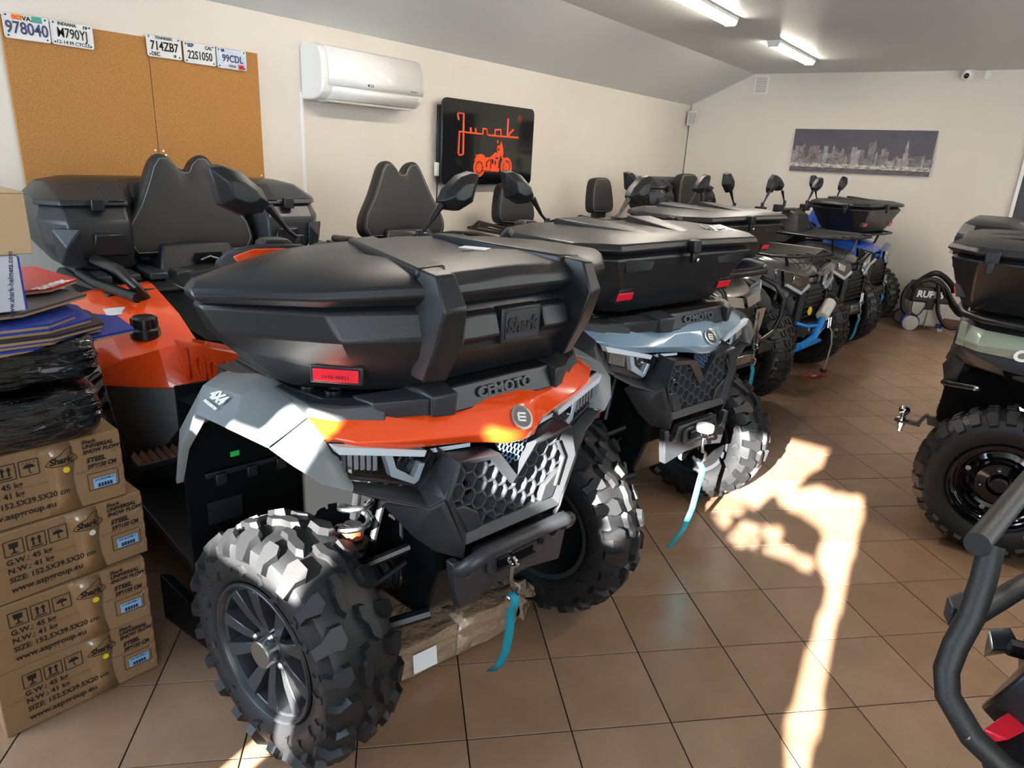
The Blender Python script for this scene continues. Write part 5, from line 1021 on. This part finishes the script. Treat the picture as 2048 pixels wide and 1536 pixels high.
# ------------------------------------------------------------------ right-hand row: olive quad seen from its side and tail
m_olive = mat('olive_paint', '#8a9282', .28, coat=.5)
GR = 'quad bikes on the right hand side'
R1P = (1.57, 3.95)
r1 = utility('olive green quad bike on the right with a tow ball and steel wheels', R1P, 0, m_blkpaint, m_blkpaint, m_black, 'tube', .97, .5, .33, 'angular', rx=-1.70, tail=False, group=GR, mirrors=False)
def r1p(p): return (p[0] - 1.40, p[1], p[2])
for s in (-1, 1):
    # olive tail panel that wraps from the side to the rear corner
    MB(s).grid([[Vector(r1p((x, o, z))) for x, o, z in row] for row in (((.55, .50, .98), (.55, .53, .93), (.55, .53, .87)), ((.10, .49, .96), (.10, .525, .92), (.10, .525, .865)), ((-.20, .46, .965), (-.215, .495, .905), (-.20, .49, .872)), ((-.285, .40, .975), (-.295, .42, .905), (-.28, .42, .875)))]).build('tail_panel', m_olive, r1, solid=.008, bevel=.004)
    MB(s).hull([Vector(r1p(p)) for p in ((-.295, .41, .98), (-.27, .44, .98), (-.295, .41, .875), (-.26, .45, .875), (-.26, .40, .98))]).build('panel_post', m_olive, r1, bevel=.003)
    MB(s).hull([Vector(r1p(p)) for p in ((-.28, .41, .872), (.3, .51, .872), (.3, .49, .78), (.0, .47, .77), (-.20, .40, .79), (-.31, .2, .80), (-.30, .2, .87), (-.33, .12, .74))]).build('lower_panel', m_charcoal, r1, bevel=.005)
    MB(s).hull([Vector(r1p(p)) for p in ((-.30, .30, .80), (-.33, .24, .74), (-.30, .24, .64), (-.26, .30, .66), (-.24, .32, .78), (-.25, .22, .70))]).build('tail_lamp_guard', m_charcoal, r1, bevel=.004)
    MB(s).tube([r1p((-.30, .12, .645)), r1p((-.305, .22, .65)), r1p((-.27, .33, .675)), r1p((-.17, .42, .70))], .014, 8).build('bumper_bar', m_blackfine, r1, smooth=60)
    MB(s).lathe([(0, .011), (.008, .011), (.010, .006)], 8, 'y', r1p((-.175, .425, .70))).build('bumper_bolt', m_metal, r1)
    MB(s).tube([r1p((-.300, .13, .645)), r1p((-.30, .13, .61))], .009, 8).build('bumper_stud', m_metal, r1)
    MB(s).hull([Vector(r1p(p)) for p in ((-.10, .30, .85), (.35, .30, .85), (.30, .30, .50), (.0, .28, .62), (-.1, .46, .80), (.35, .48, .80))]).build('inner_guard', m_dark, r1)
    MB(s).tube([r1p((.0, .20, .60)), r1p((.05, .36, .45))], .03, 10).build('rear_shock', m_metal, r1)
    MB(s).tube([r1p((.25, .18, .38)), r1p((.06, .40, .30))], .022, 8).build('rear_arm', m_steel, r1)
MB().tube([r1p(p) for p in ((.30, -.47, 1.0), (-.08, -.49, 1.005), (-.21, -.46, 1.005), (-.29, -.36, 1.005), (-.315, -.2, 1.005), (-.315, .2, 1.005), (-.29, .36, 1.005), (-.21, .46, 1.005), (.30, .47, 1.0))], .016, 10).build('rear_tube_rack', m_blackfine, r1, smooth=60)
MB().tube([r1p((-.31, 0, 1.0)), r1p((-.25, .1, 1.08)), r1p((-.15, .2, 1.1))], .014, 8).build('rack_stay', m_blackfine, r1)
text('panel_lettering', 'CFMOTO', .062, m_whitep, r1, r1p((-.085, -.5345, .893)), (1, 0, 0), (0, .15, 1), .001, 'LEFT', .003, .15, 1.1)
hb = MB().hull([Vector(r1p((x, y, z))) for y in (-.022, .022) for x, z in ((-.345, .405), (-.335, .365), (.1, .40), (.1, .345))]).build('hitch_bar', m_blackfine, r1, bevel=.003)
MB().hull([Vector(r1p((x, y, z))) for y in (-.026, .026) for x, z in ((-.355, .41), (-.34, .415), (-.385, .352), (-.37, .348))]).build('hitch_step', m_blackfine, r1, bevel=.003)
MB().prism([(-1.40 - .365, -.026), (-1.40 - .365, .026), (-1.40 - .46, .03), (-1.40 - .485, .015), (-1.40 - .485, -.015), (-1.40 - .46, -.03)], .345, .357, 'z').build('hitch_tongue', m_blackfine, r1, bevel=.003)
MB().lathe([(.295, .011), (.325, .011), (.326, .017), (.345, .017)], 6, 'z', r1p((-.45, 0, 0))).build('hitch_nut', m_metal, r1)
MB().lathe([(.357, .028), (.366, .028), (.374, .014), (.388, .013)], 20, 'z', r1p((-.45, 0, 0))).ball(r1p((-.45, 0, .408)), .027, 14).build('tow_ball', m_chrome, r1)
MB().box(r1p((-.23, 0, .3985)), (.09, .025, .002), Matrix.Rotation(.02, 3, 'Y')).build('hitch_label', mat('label_red', '#c4572f', .5), r1)
ask_box((R1P[0] - 1.40, R1P[1]), 0, (-.19, 0, 1.025), 'black cargo box on the tail of the olive quad', face=-1, tall=1.03, plate=False, name='rear_cargo_box')
r0 = utility('dark quad bike hidden behind the olive quad on the right', (2.0, 5.42), 0, m_blkpaint, m_blkpaint, m_black, 'tube', .97, .45, .33, 'angular', group=GR, mirrors=False)
rear_box((2.0, 5.42), 0, (-1.86, 0, .965), 'black cargo box just showing above the box of the olive quad', .9)

# quad in the lower right corner: only its tail bumper shows
R2P = (2.20, 1.40); R2D = -10.0
r2 = utility('black quad bike cut by the lower right corner, tube bumper at its tail', R2P, R2D, m_blkpaint, m_blkpaint, m_black, 'tube', .97, .45, .33, 'angular', rx=None, group=GR, mirrors=False)
_inv = (Matrix.Translation((R2P[0], R2P[1], 0)) @ Matrix.Rotation(radians(R2D), 4, 'Z')).inverted()
def q2(*p): return _inv @ Vector(p)
m_tubeblk = mat('textured_black_tube', '#1d1d1c', .5, bump=(420, .5, .001), speck=(500, '#34322d', .6))
MB().tube([q2(.30, 1.33, .56), q2(.20, 1.30, .585), q2(.135, 1.305, .62), q2(.085, 1.33, .665), q2(.073, 1.354, .70), q2(.076, 1.372, .745), q2(.087, 1.394, .80), q2(.09, 1.425, .865), q2(.088, 1.455, .925)], .0225, 14).build('tail_hoop', m_tubeblk, r2, smooth=60)
MB().tube([q2(.065, 1.425, .932), q2(.132, 1.786, .932), q2(.20, 2.15, .932)], .0225, 14).build('top_tube', m_tubeblk, r2, smooth=60)
MB().tube([q2(.082, 1.40, .79), q2(.166, 1.594, .80), q2(.30, 1.85, .82)], .020, 12).build('diagonal_tube', m_tubeblk, r2, smooth=60)
MB().hull([q2(*p) for p in ((.044, 1.47, .785), (.058, 1.43, .785), (.115, 1.49, .785), (.085, 1.545, .785), (.046, 1.47, .742), (.06, 1.43, .742), (.115, 1.49, .742), (.085, 1.545, .742))]).build('side_lamp', m_charcoal, r2, bevel=.006)
MB().hull([q2(*p) for p in ((.125, 1.49, .735), (.16, 1.53, .735), (.13, 1.50, .665), (.17, 1.55, .665), (.19, 1.52, .70), (.14, 1.48, .70))]).build('silver_bracket', m_metal, r2, bevel=.003)
MB().hull([q2(*p) for p in ((.16, 1.40, .66), (.145, 1.43, .60), (.20, 1.40, .76), (.42, 1.55, .80), (.26, 1.62, .78), (.50, 1.4, .60), (.35, 1.36, .56), (.30, 1.72, .70), (.21, 1.42, .56), (.3, 1.7, .5))]).build('tail_body', m_black, r2, bevel=.006)
MB().hull([q2(*p) for p in ((.149, 1.325, .632), (.208, 1.462, .632), (.30, 1.66, .632), (.153, 1.32, .600), (.215, 1.458, .600), (.30, 1.65, .6), (.19, 1.34, .62), (.33, 1.6, .62))]).build('tail_reflector', m_red, r2, bevel=.003)
MB().hull([q2(*p) for p in ((.148, 1.31, .596), (.215, 1.45, .596), (.32, 1.66, .596), (.17, 1.31, .55), (.23, 1.43, .54), (.34, 1.62, .54), (.4, 1.4, .56))]).build('reflector_mount', m_black, r2, bevel=.004)
MB().tube([q2(.165, 1.515, .70), q2(.32, 1.56, .69)], .018, 8).build('bracket_arm', m_blackfine, r2)
MB().hull([q2(*p) for p in ((.20, 1.60, .84), (.21, 1.95, .86), (.5, 1.6, .84), (.5, 1.95, .86), (.24, 1.62, .42), (.24, 1.95, .42), (.5, 1.6, .4), (.5, 1.95, .4))]).build('rear_guard', m_black, r2, bevel=.01)
MB().tube([q2(.125, 1.292, .628), q2(.145, 1.298, .618)], .009, 10).build('hoop_bolt', m_metal, r2)
ring3(q2(.20, 1.62, .82), .08, .008, (.7, .3, .5), 'cable_loop', m_blackfine, r2)

# ------------------------------------------------------------------ carton stack of snow plows
m_kraft = mat('kraft_carton', '#957655', .78, mottle=(3.5, '#866848', .8), bump=(45, .12, .002), stretch=(1, 1, .25))
m_kraftd = mat('kraft_edge', '#8e6a48', .8)
m_tape = mat('packing_tape', '#927250', .18, coat=.7, bump=(40, .5, .004))
m_lblue = mat('label_blue', '#86b6e4', .6)
m_yel = mat('dot_yellow', '#e6d21c', .5)
def carton(loc, rz, label, dot, first=None):
    if first is not None:
        t = copy_tree(first); t.location = loc; t.rotation_euler = (0, 0, rz); tag(t, label)
        for ch in t.children:
            if ch.name.startswith('dot_sticker'):
                ch.data = ch.data.copy(); ch.data.materials[0] = dot
        return t
    t = empty('plow_carton', loc, rz, label, 'carton', 'snow plow cartons in the stack')
    w, hh = .395, .198; y0 = -w / 2
    MB().box((-.7625, 0, hh / 2), (1.525, w, hh)).build('carton_body', m_kraft, t, bevel=.004)
    MB().box((.0008, 0, hh / 2), (.002, w - .004, .004)).build('flap_seam', m_kraftd, t)
    MB().grid([[Vector((.0022, y0 + .205 + .01 * sin(k), z)), Vector((.0024, y0 + .275 + .006 * cos(k * 2), z))] for k, z in enumerate((.002, .05, .1, .15, .197))]).build('packing_tape', m_tape, t, solid=.0004)
    F = .0035
    def bar(mb, a, b, wd=.0022):
        d = Vector((0, b[0] - a[0], b[1] - a[1])); d.normalize(); n = Vector((0, -d.z, d.y)) * wd / 2
        A, B = Vector((F, *a)), Vector((F, *b)); mb.add([A - n, A + n, B + n, B - n], [(0, 1, 2, 3)])
    def square(mb, c, r):
        for k in range(4):
            q = [(c[0] + r * a, c[1] + r * b) for a, b in ((-1, -1), (1, -1), (1, 1), (-1, 1))]; bar(mb, q[k], q[(k + 1) % 4], .002)
    def poly(mb, P): mb.add([(F, y, z) for y, z in P], [tuple(range(len(P)))])
    r = .021; zc = .152
    c = (y0 + .078, zc); m = MB(); square(m, c, r)
    poly(m, [(c[0] - .011, c[1] + .014), (c[0] - .009, c[1] - .001), (c[0] + .009, c[1] - .001), (c[0] + .011, c[1] + .014)]); bar(m, c, (c[0], c[1] - .013), .004); bar(m, (c[0] - .008, c[1] - .0145), (c[0] + .008, c[1] - .0145), .003)
    m.build('fragile_symbol', m_blackp, t, smooth=0)
    c = (y0 + .128, zc); m = MB(); square(m, c, r)
    for dy in (-.007, .007): bar(m, (c[0] + dy, c[1] - .010), (c[0] + dy, c[1] + .007), .0045); poly(m, [(c[0] + dy - .006, c[1] + .005), (c[0] + dy + .006, c[1] + .005), (c[0] + dy, c[1] + .015)])
    bar(m, (c[0] - .013, c[1] - .0145), (c[0] + .013, c[1] - .0145), .003); m.build('this_way_up_symbol', m_blackp, t, smooth=0)
    c = (y0 + .178, zc); m = MB(); square(m, c, r)
    poly(m, [(c[0] + .013 * cos(a), c[1] + .010 * sin(a)) for a in [pi * k / 10 for k in range(11)]]); bar(m, c, (c[0], c[1] - .012), .0025); bar(m, (c[0], c[1] - .013), (c[0] + .004, c[1] - .014), .0025)
    for k in range(4): bar(m, (c[0] - .012 + k * .008, c[1] + .013), (c[0] - .011 + k * .008, c[1] + .016), .002)
    m.build('keep_dry_symbol', m_blackp, t, smooth=0)
    L = lambda s, y, z, size, b=.0004, sh=0, sx=1.0: text('printed_text', s, size, m_blackp, t, (F, y0 + y, z), (0, 1, 0), (0, 0, 1), .0, 'LEFT', b, sh, sx)
    L('G.W.: 45 kg', .056, .113, .021, .0004); L('N.W.: 41 kg', .056, .088, .021, .0004); L('SIZE: 152.5X39.5X20 cm', .056, .062, .021, .0004, 0, .95); L('www.aspgroup.eu', .056, .034, .023, .0004)
    # fish outline with the maker's script
    cy, cz = y0 + .248, .150; m = MB()
    P = [(-.036, -.006), (-.02, .008), (.0, .014), (.012, .026), (.028, .034), (.024, .014), (.036, .006), (.038, -.004), (.022, -.012), (.002, -.016), (-.02, -.014), (-.036, -.006)]
    for a, b in zip(P, P[1:]): bar(m, (cy + a[0], cz + a[1]), (cy + b[0], cz + b[1]), .0018)
    m.build('shark_outline', m_blackp, t, smooth=0)
    text('shark_lettering', 'Shark', .024, m_blackp, t, (F, cy, cz - .001), (0, 1, 0), (0, 0, 1), .0, 'CENTER', .0010, .15, .95)
    L('Shark', .300, .184, .015, .0004, .2); L('UNIVERSAL', .300, .170, .015, .0006, .2, 1.0); L('SNOW PLOW', .300, .155, .015, .0006, .2, .95); L('STEEL', .306, .130, .018, .0008, .2, 1.0); L('59"/150 CM', .306, .111, .017, .0007, .2, .85)
    m = MB(); q = [(y0 + .303, .090), (y0 + .378, .090), (y0 + .378, .042), (y0 + .303, .042)]
    for k in range(4): bar(m, q[k], q[(k + 1) % 4], .0014)
    m.build('label_frame', m_blackp, t, smooth=0)
    lb = MB().box((.0036, y0 + .343, .060), (.001, .056, .029)).build('blue_label', m_lblue, t)
    m = MB()
    for k in range(16):
        w2 = .0008 + .0009 * ((k * 7) % 3); m.box((.0043, y0 + .325 + k * .0024, .053), (.0004, w2, .011))
    m.build('barcode', m_blackp, lb, smooth=0); text('label_text', '314-150-STEEL-Y', .0065, m_blackp, lb, (.0044, y0 + .343, .069), (0, 1, 0), (0, 0, 1), .0, 'CENTER', .0003)
    MB().lathe([(.003, .008), (.0042, .008), (.0043, 0)], 20, 'x', (0, y0 + .258, .121)).build('dot_sticker', dot, t)
    for z in (.035, .09, .15): MB().tube([(.001, y0 + .372, z - .006), (.005, y0 + .374, z - .006), (.005, y0 + .384, z + .004), (.001, y0 + .386, z + .004)], .0011, 5).build('staple', m_metal, t)
    for k in range(4): MB().hull([Vector((.0005, w / 2 - .010 + dy, .02 + k * .045 + dz)) for dy, dz in ((0, 0), (.0095, .004), (.0098, .03), (.002, .022))] + [Vector((.0025 + .001 * (k % 2), w / 2 - .004, .035 + k * .045))]).build('torn_edge', m_kraftd, t, smooth=0)
    return t
m_dotw = mat('dot_white', '#e2ddd0', .5)
ZB = .2
c1 = carton((-1.878, .622, 0), radians(-5.5), 'lowest snow plow carton, standing on the floor', m_yel)
c2 = carton((-1.872, .618, ZB), radians(-7), 'second snow plow carton from the floor', m_yel, c1)
c3 = carton((-1.880, .640, 2 * ZB), radians(-4), 'third snow plow carton from the floor, with a white dot', m_dotw, c1)
c4 = carton((-1.890, .606, 3 * ZB), radians(-6), 'topmost snow plow carton, under the black film parcel', m_yel, c1)

def lumpy(pts_box, div, amp, seed, name, m, parent=None, rz=0, loc=(0, 0, 0), sub=1, pinch=0):
    """rounded, dented box; pts_box = half sizes"""
    rnd = random.Random(seed); bm = bmesh.new(); bmesh.ops.create_cube(bm, size=2)
    bmesh.ops.subdivide_edges(bm, edges=bm.edges[:], cuts=div, use_grid_fill=True)
    for v in bm.verts:
        p = v.co.copy(); k = max(abs(p.x), abs(p.y), abs(p.z)); e = sorted((abs(p.x), abs(p.y), abs(p.z)))
        sh = 1 - .06 * (e[1] ** 4) - .05 * (e[0] ** 4)
        v.co = Vector((p.x * pts_box[0] * sh, p.y * pts_box[1] * sh, p.z * pts_box[2] * sh)) + Vector([rnd.gauss(0, amp) for _ in range(3)])
    me = bpy.data.meshes.new(name); bm.to_mesh(me); bm.free(); me.materials.append(m); me.shade_smooth()
    o = bpy.data.objects.new(name, me); COL.objects.link(o); o.location = loc; o.rotation_euler = (0, 0, rz)
    if parent: o.parent = parent
    if sub: k = o.modifiers.new('sub', 'SUBSURF'); k.levels = k.render_levels = sub
    return o
m_film = mat('black_stretch_film', '#050506', .14, coat=.6, bump=(55, 1.0, .014), stretch=(.8, .22, 2.6))
f1 = tag(lumpy((.55, .222, .068), 13, .0065, 5, 'film_parcel', m_film, None, radians(-6), (-2.40, .615, .869)), 'crumpled black film parcel lying directly on the cartons', 'parcel', 'black film parcels')
f2 = tag(lumpy((.55, .222, .058), 13, .005, 8, 'film_parcel', m_film, None, radians(-4), (-2.46, .635, .993)), 'upper black film parcel, under the blue flattened cartons', 'parcel', 'black film parcels')
# flattened helmet cartons
m_bluecard = mat('blue_card', '#1f3fa6', .35, coat=.2); m_darkcard = mat('dark_card', '#2a2b31', .45); m_greycard = mat('grey_card', '#4d4a48', .4, mottle=(3, '#3a4250', .8)); m_redcard = mat('red_card', '#b8262b', .4)
m_cardcore = mat('card_core', '#a98a66', .8)
def flatbox(name, m, pts, z, th, label, tilt=0.0, group='flattened cartons on the stack', edge=m_cardcore):
    t = empty(name, (pts[0][0], pts[0][1], z), 0, label, 'carton', group); o = pts[0]
    P = [(a - o[0], b - o[1]) for a, b in pts]; n = len(P)
    zz = [tilt * (b) for a, b in P]
    MB().add([(a, b, c + th * .5) for (a, b), c in zip(P, zz)] + [(a, b, c + th) for (a, b), c in zip(P, zz)], [tuple(range(n))[::-1], tuple(range(n, 2 * n))] + [(i, (i + 1) % n, n + (i + 1) % n, n + i) for i in range(n)]).build('top_panel', m, t, smooth=0)
    MB().add([(a * .985, b * .99, c) for (a, b), c in zip(P, zz)] + [(a * .985, b * .99, c + th * .5) for (a, b), c in zip(P, zz)], [tuple(range(n))[::-1], tuple(range(n, 2 * n))] + [(i, (i + 1) % n, n + (i + 1) % n, n + i) for i in range(n)]).build('board_edge', edge, t, smooth=0)
    return t
rn = random.Random(11)
lab = ['lowest blue flattened carton, longest of its stack', 'second blue flattened carton from below', 'dark flattened carton between the blue ones', 'third blue flattened carton, paler front edge', 'topmost blue flattened carton under the grey folder']
for k, (m, tip, zz) in enumerate(((m_bluecard, .95, 1.050), (m_bluecard, .86, 1.066), (m_darkcard, .86, 1.080), (m_bluecard, .84, 1.094), (m_bluecard, .80, 1.108))):
    dx = rn.uniform(-.02, .02)
    flatbox('flattened_carton', m, [(-1.90 + dx, .36), (-1.93 + dx, .70), (-2.02 + dx, tip), (-2.20 + dx, tip + .04), (-2.55 + dx, .80), (-2.5 + dx, .36)], zz, .013, lab[k], tilt=-.06)
gf = flatbox('folder', m_greycard, [(-1.96, .45), (-1.97, .66), (-2.12, .875), (-2.22, .86), (-2.26, .80), (-2.2, .40)], 1.120, .012, 'grey folded carton lying on the blue flattened cartons', tilt=-.02)
rf_ = flatbox('folder', m_redcard, [(-2.14, .50), (-2.15, .80), (-2.24, .905), (-2.52, .90), (-2.60, .50)], 1.134, .012, 'red folded carton with white Shark lettering', tilt=.0)
text('folder_lettering', 'SHARK', .04, m_whitep, rf_, (-.05, .315, .0125), (-.6, .75, 0), (.75, .6, 0), .0004, 'CENTER', .002, .2, 1.2)
hc = empty('helmet_carton', (-1.95, .50, 1.14), radians(-6), 'white helmet carton with a web address, under the beige box', 'carton')
MB().box((-.16, 0, .066), (.32, .315, .132)).build('carton_body', mat('white_card', '#c9cdd8', .4), hc, bevel=.003)
MB().box((-.16, .159, .066), (.318, .004, .130)).build('blue_side', m_bluecard, hc)
text('carton_lettering', 'www.shark-helmets.com', .016, m_navy, hc, (.001, .135, .066), (.0, .12, 1), (0, -1, .12), .0004, 'CENTER', .0002)
bx_ = empty('beige_box', (-1.97, .50, 1.2725), radians(-5), 'plain beige cardboard box on top of the helmet carton', 'carton')
MB().box((-.17, .0, .072), (.34, .40, .144)).build('box_body', mat('beige_card', '#c7ab86', .75, mottle=(3, '#bb9f79', .7)), bx_, bevel=.003)
MB().hull([Vector((x, y, z)) for x, y in ((.0, -.2), (.0, .2), (-.34, .2), (-.34, -.2)) for z in (.1445, .148)] + [Vector((-.17, 0, .165))]).build('lid_flap', mat('beige_card', '#c7ab86', .75), bx_, smooth=0)

# ------------------------------------------------------------------ paper-wrapped parcel under the orange quad
pb = frame_of((-1.23, 1.415), -10.8, (-.045, .03, 0))
m_wrap = mat('brown_wrapping_paper', '#97826a', .6, mottle=(6, '#86705a', .9), bump=(26, 1.0, .016))
pk = empty('wrapped_parcel', pb, radians(-10.8 - 4), 'brown paper wrapped parcel lying under the orange quad', 'parcel')
lumpy((.105, .29, .062), 10, .0055, 21, 'parcel_body', m_wrap, pk, 0, (0, 0, .068))
for s in (-1, 1):
    rr = random.Random(30 + s)
    rows = []
    for k in range(4):
        y = s * (.27 + .025 * k); sc = (1.0, 1.03, .95, .7)[k]
        rows.append([Vector((.105 * sc * cos(a) + rr.gauss(0, .008 * k), y + rr.gauss(0, .008 * k), .068 + .06 * sc * sin(a) * (1.0) + rr.gauss(0, .006 * k))) for a in [2 * pi * j / 16 for j in range(16)]])
        for v in rows[-1]: v.z = max(v.z, .004)
    MB().grid(rows, closed_v=True).build('crumpled_end', m_wrap, pk, solid=.002, smooth=20)
MB().add([(.108, .0, .02), (.106, .06, .02), (.104, .07, .128), (.106, .01, .13), (.0, .012, .134), (.0, .07, .134)], [(0, 1, 2, 3), (3, 2, 5, 4)]).build('clear_tape', mat('clear_tape', '#c9b49a', .08, coat=1.0, bump=(60, 1.0, .01)), pk, solid=.0006)
MB().box((.112, -.12, .066), (.002, .085, .065), Matrix.Rotation(-.12, 3, 'Y')).build('address_label', m_paper, pk)
MB().box((.1138, -.135, .049), (.002, .04, .018), Matrix.Rotation(-.12, 3, 'Y')).build('label_barcode', m_blackp, pk)

# dark ramp and spare parts between the cartons and the quad
rp = tag(MB().hull([Vector(p) for p in ((-2.0, .92, .22), (-2.0, .96, .20), (-1.55, .99, .06), (-1.55, .955, .07), (-2.0, .92, .05), (-2.0, .96, .05), (-1.55, .99, .004), (-1.55, .955, .004))]).build('loading_ramp', m_blackfine, None, bevel=.004), 'black steel ramp lying between the cartons and the orange quad', 'ramp')

# ------------------------------------------------------------------ wet vacuum by the back wall
vc = empty('vacuum_cleaner', (-.66, 8.52, 0), radians(22), 'black and grey wet vacuum cleaner with coiled hose by the back wall', 'vacuum cleaner')
m_vg = mat('vac_grey', '#b5b1a9', .5); m_vb = mat('vac_blue', '#1f4a95', .4); m_vk = mat('vac_black', '#161616', .5)
MB().hull([Vector((x, y, z)) for x, y, z in ((-.19, -.15, .30), (.19, -.15, .30), (.19, .15, .30), (-.19, .15, .30), (-.15, -.13, .045), (.16, -.13, .045), (.16, .13, .045), (-.15, .13, .045))]).build('tank', m_vg, vc, bevel=.02, seg=3)
MB().hull([Vector((x, y, z)) for x, y, z in ((-.195, -.155, .30), (.195, -.155, .30), (.195, .155, .30), (-.195, .155, .30), (-.17, -.14, .46), (.15, -.14, .46), (.13, .12, .50), (-.15, .12, .50))]).build('motor_head', m_vk, vc, bevel=.02, seg=3)
text('head_lettering', 'RUPES', .095, m_whitep, vc, (-.02, -.152, .385), (1, 0, 0), (0, .12, 1), .002, 'CENTER', .004, .12, .95)
MB().box((.0, -.15, .28), (.08, .02, .10)).build('tank_clasp', m_vk, vc, bevel=.006)
MB().box((.0, -.139, .14), (.01, .02, .2)).build('tank_seam', mat('vac_seam', '#8f8b84', .5), vc)
for s in (-1, 1):
    MB().lathe([(-.022, .078), (.022, .078), (.026, .066), (.022, .0)] if s > 0 else [(.022, .078), (-.022, .078), (-.026, .066), (-.022, .0)], 26, 'y', (-.15, s * .16, .078)).build('rear_wheel', m_vg, vc)
    MB().lathe([(-.018, .088), (.018, .088), (.018, .076), (-.018, .076)], 26, 'y', (-.15, s * .155, .088), closed=True).build('wheel_guard', m_vb, vc)
    cs = MB().box((.14, s * .13, .065), (.06, .05, .05)).build('caster_fork', m_vb, vc, bevel=.006)
    MB().lathe([(-.014, .028), (.014, .028)], 16, 'y', (.155, s * .13, .028)).build('caster_wheel', m_vg, cs)
hose = [(-.14, -.10, .40), (-.20, -.16, .46), (-.12, -.18, .53), (.0, -.17, .55), (.10, -.16, .48), (.20, -.17, .34), (.30, -.17, .24), (.33, -.15, .20), (.28, -.12, .22), (.15, -.13, .36), (.05, -.17, .50), (-.08, -.17, .545), (-.22, -.15, .48), (-.27, -.15, .36), (-.25, -.16, .22), (-.20, -.17, .17)]
def smoothpath(P, n=5):
    P = [Vector(p) for p in P]; out = []
    for i in range(len(P) - 1):
        a, b, c, d = P[max(i - 1, 0)], P[i], P[i + 1], P[min(i + 2, len(P) - 1)]
        for k in range(n):
            t = k / n; out.append(.5 * ((2 * b) + (c - a) * t + (2 * a - 5 * b + 4 * c - d) * t * t + (3 * b - a - 3 * c + d) * t ** 3))
    return out + [P[-1]]
MB().tube(smoothpath(hose), .021, 10).build('hose', m_vk, vc, smooth=60)
MB().tube(smoothpath([(.02, -.165, .53), (.05, -.18, .40), (.08, -.19, .22), (.18, -.19, .08), (.30, -.17, .07), (.36, -.14, .15), (.32, -.12, .24), (.2, -.13, .3)]), .019, 10).build('hose', m_vk, vc, smooth=60)
MB().tube(smoothpath([(-.17, -.16, .30), (-.17, -.19, .20), (-.10, -.19, .17), (-.05, -.175, .25)]), .007, 8).build('power_cord', m_vk, vc, smooth=60)
MB().tube(smoothpath([(-.10, .0, .50), (.0, -.06, .60), (.12, -.02, .56), (.24, .05, .46), (.27, .05, .40)]), .03, 10).build('cord_bundle', m_vk, vc, smooth=60)
# ------------------------------------------------------------------ lettering becomes mesh
bpy.context.view_layer.update()
dg = bpy.context.evaluated_depsgraph_get()
for o in [o for o in bpy.data.objects if o.type == 'FONT']:
    me = bpy.data.meshes.new_from_object(o.evaluated_get(dg))
    nm, par, ml = o.name, o.parent, o.matrix_local.copy(); o.name = 'old'
    n = bpy.data.objects.new(nm, me); COL.objects.link(n); n.parent = par; n.matrix_local = ml
    for k in o.keys():
        if k in ('label', 'category', 'group', 'kind'): n[k] = o[k]
    bpy.data.objects.remove(o)
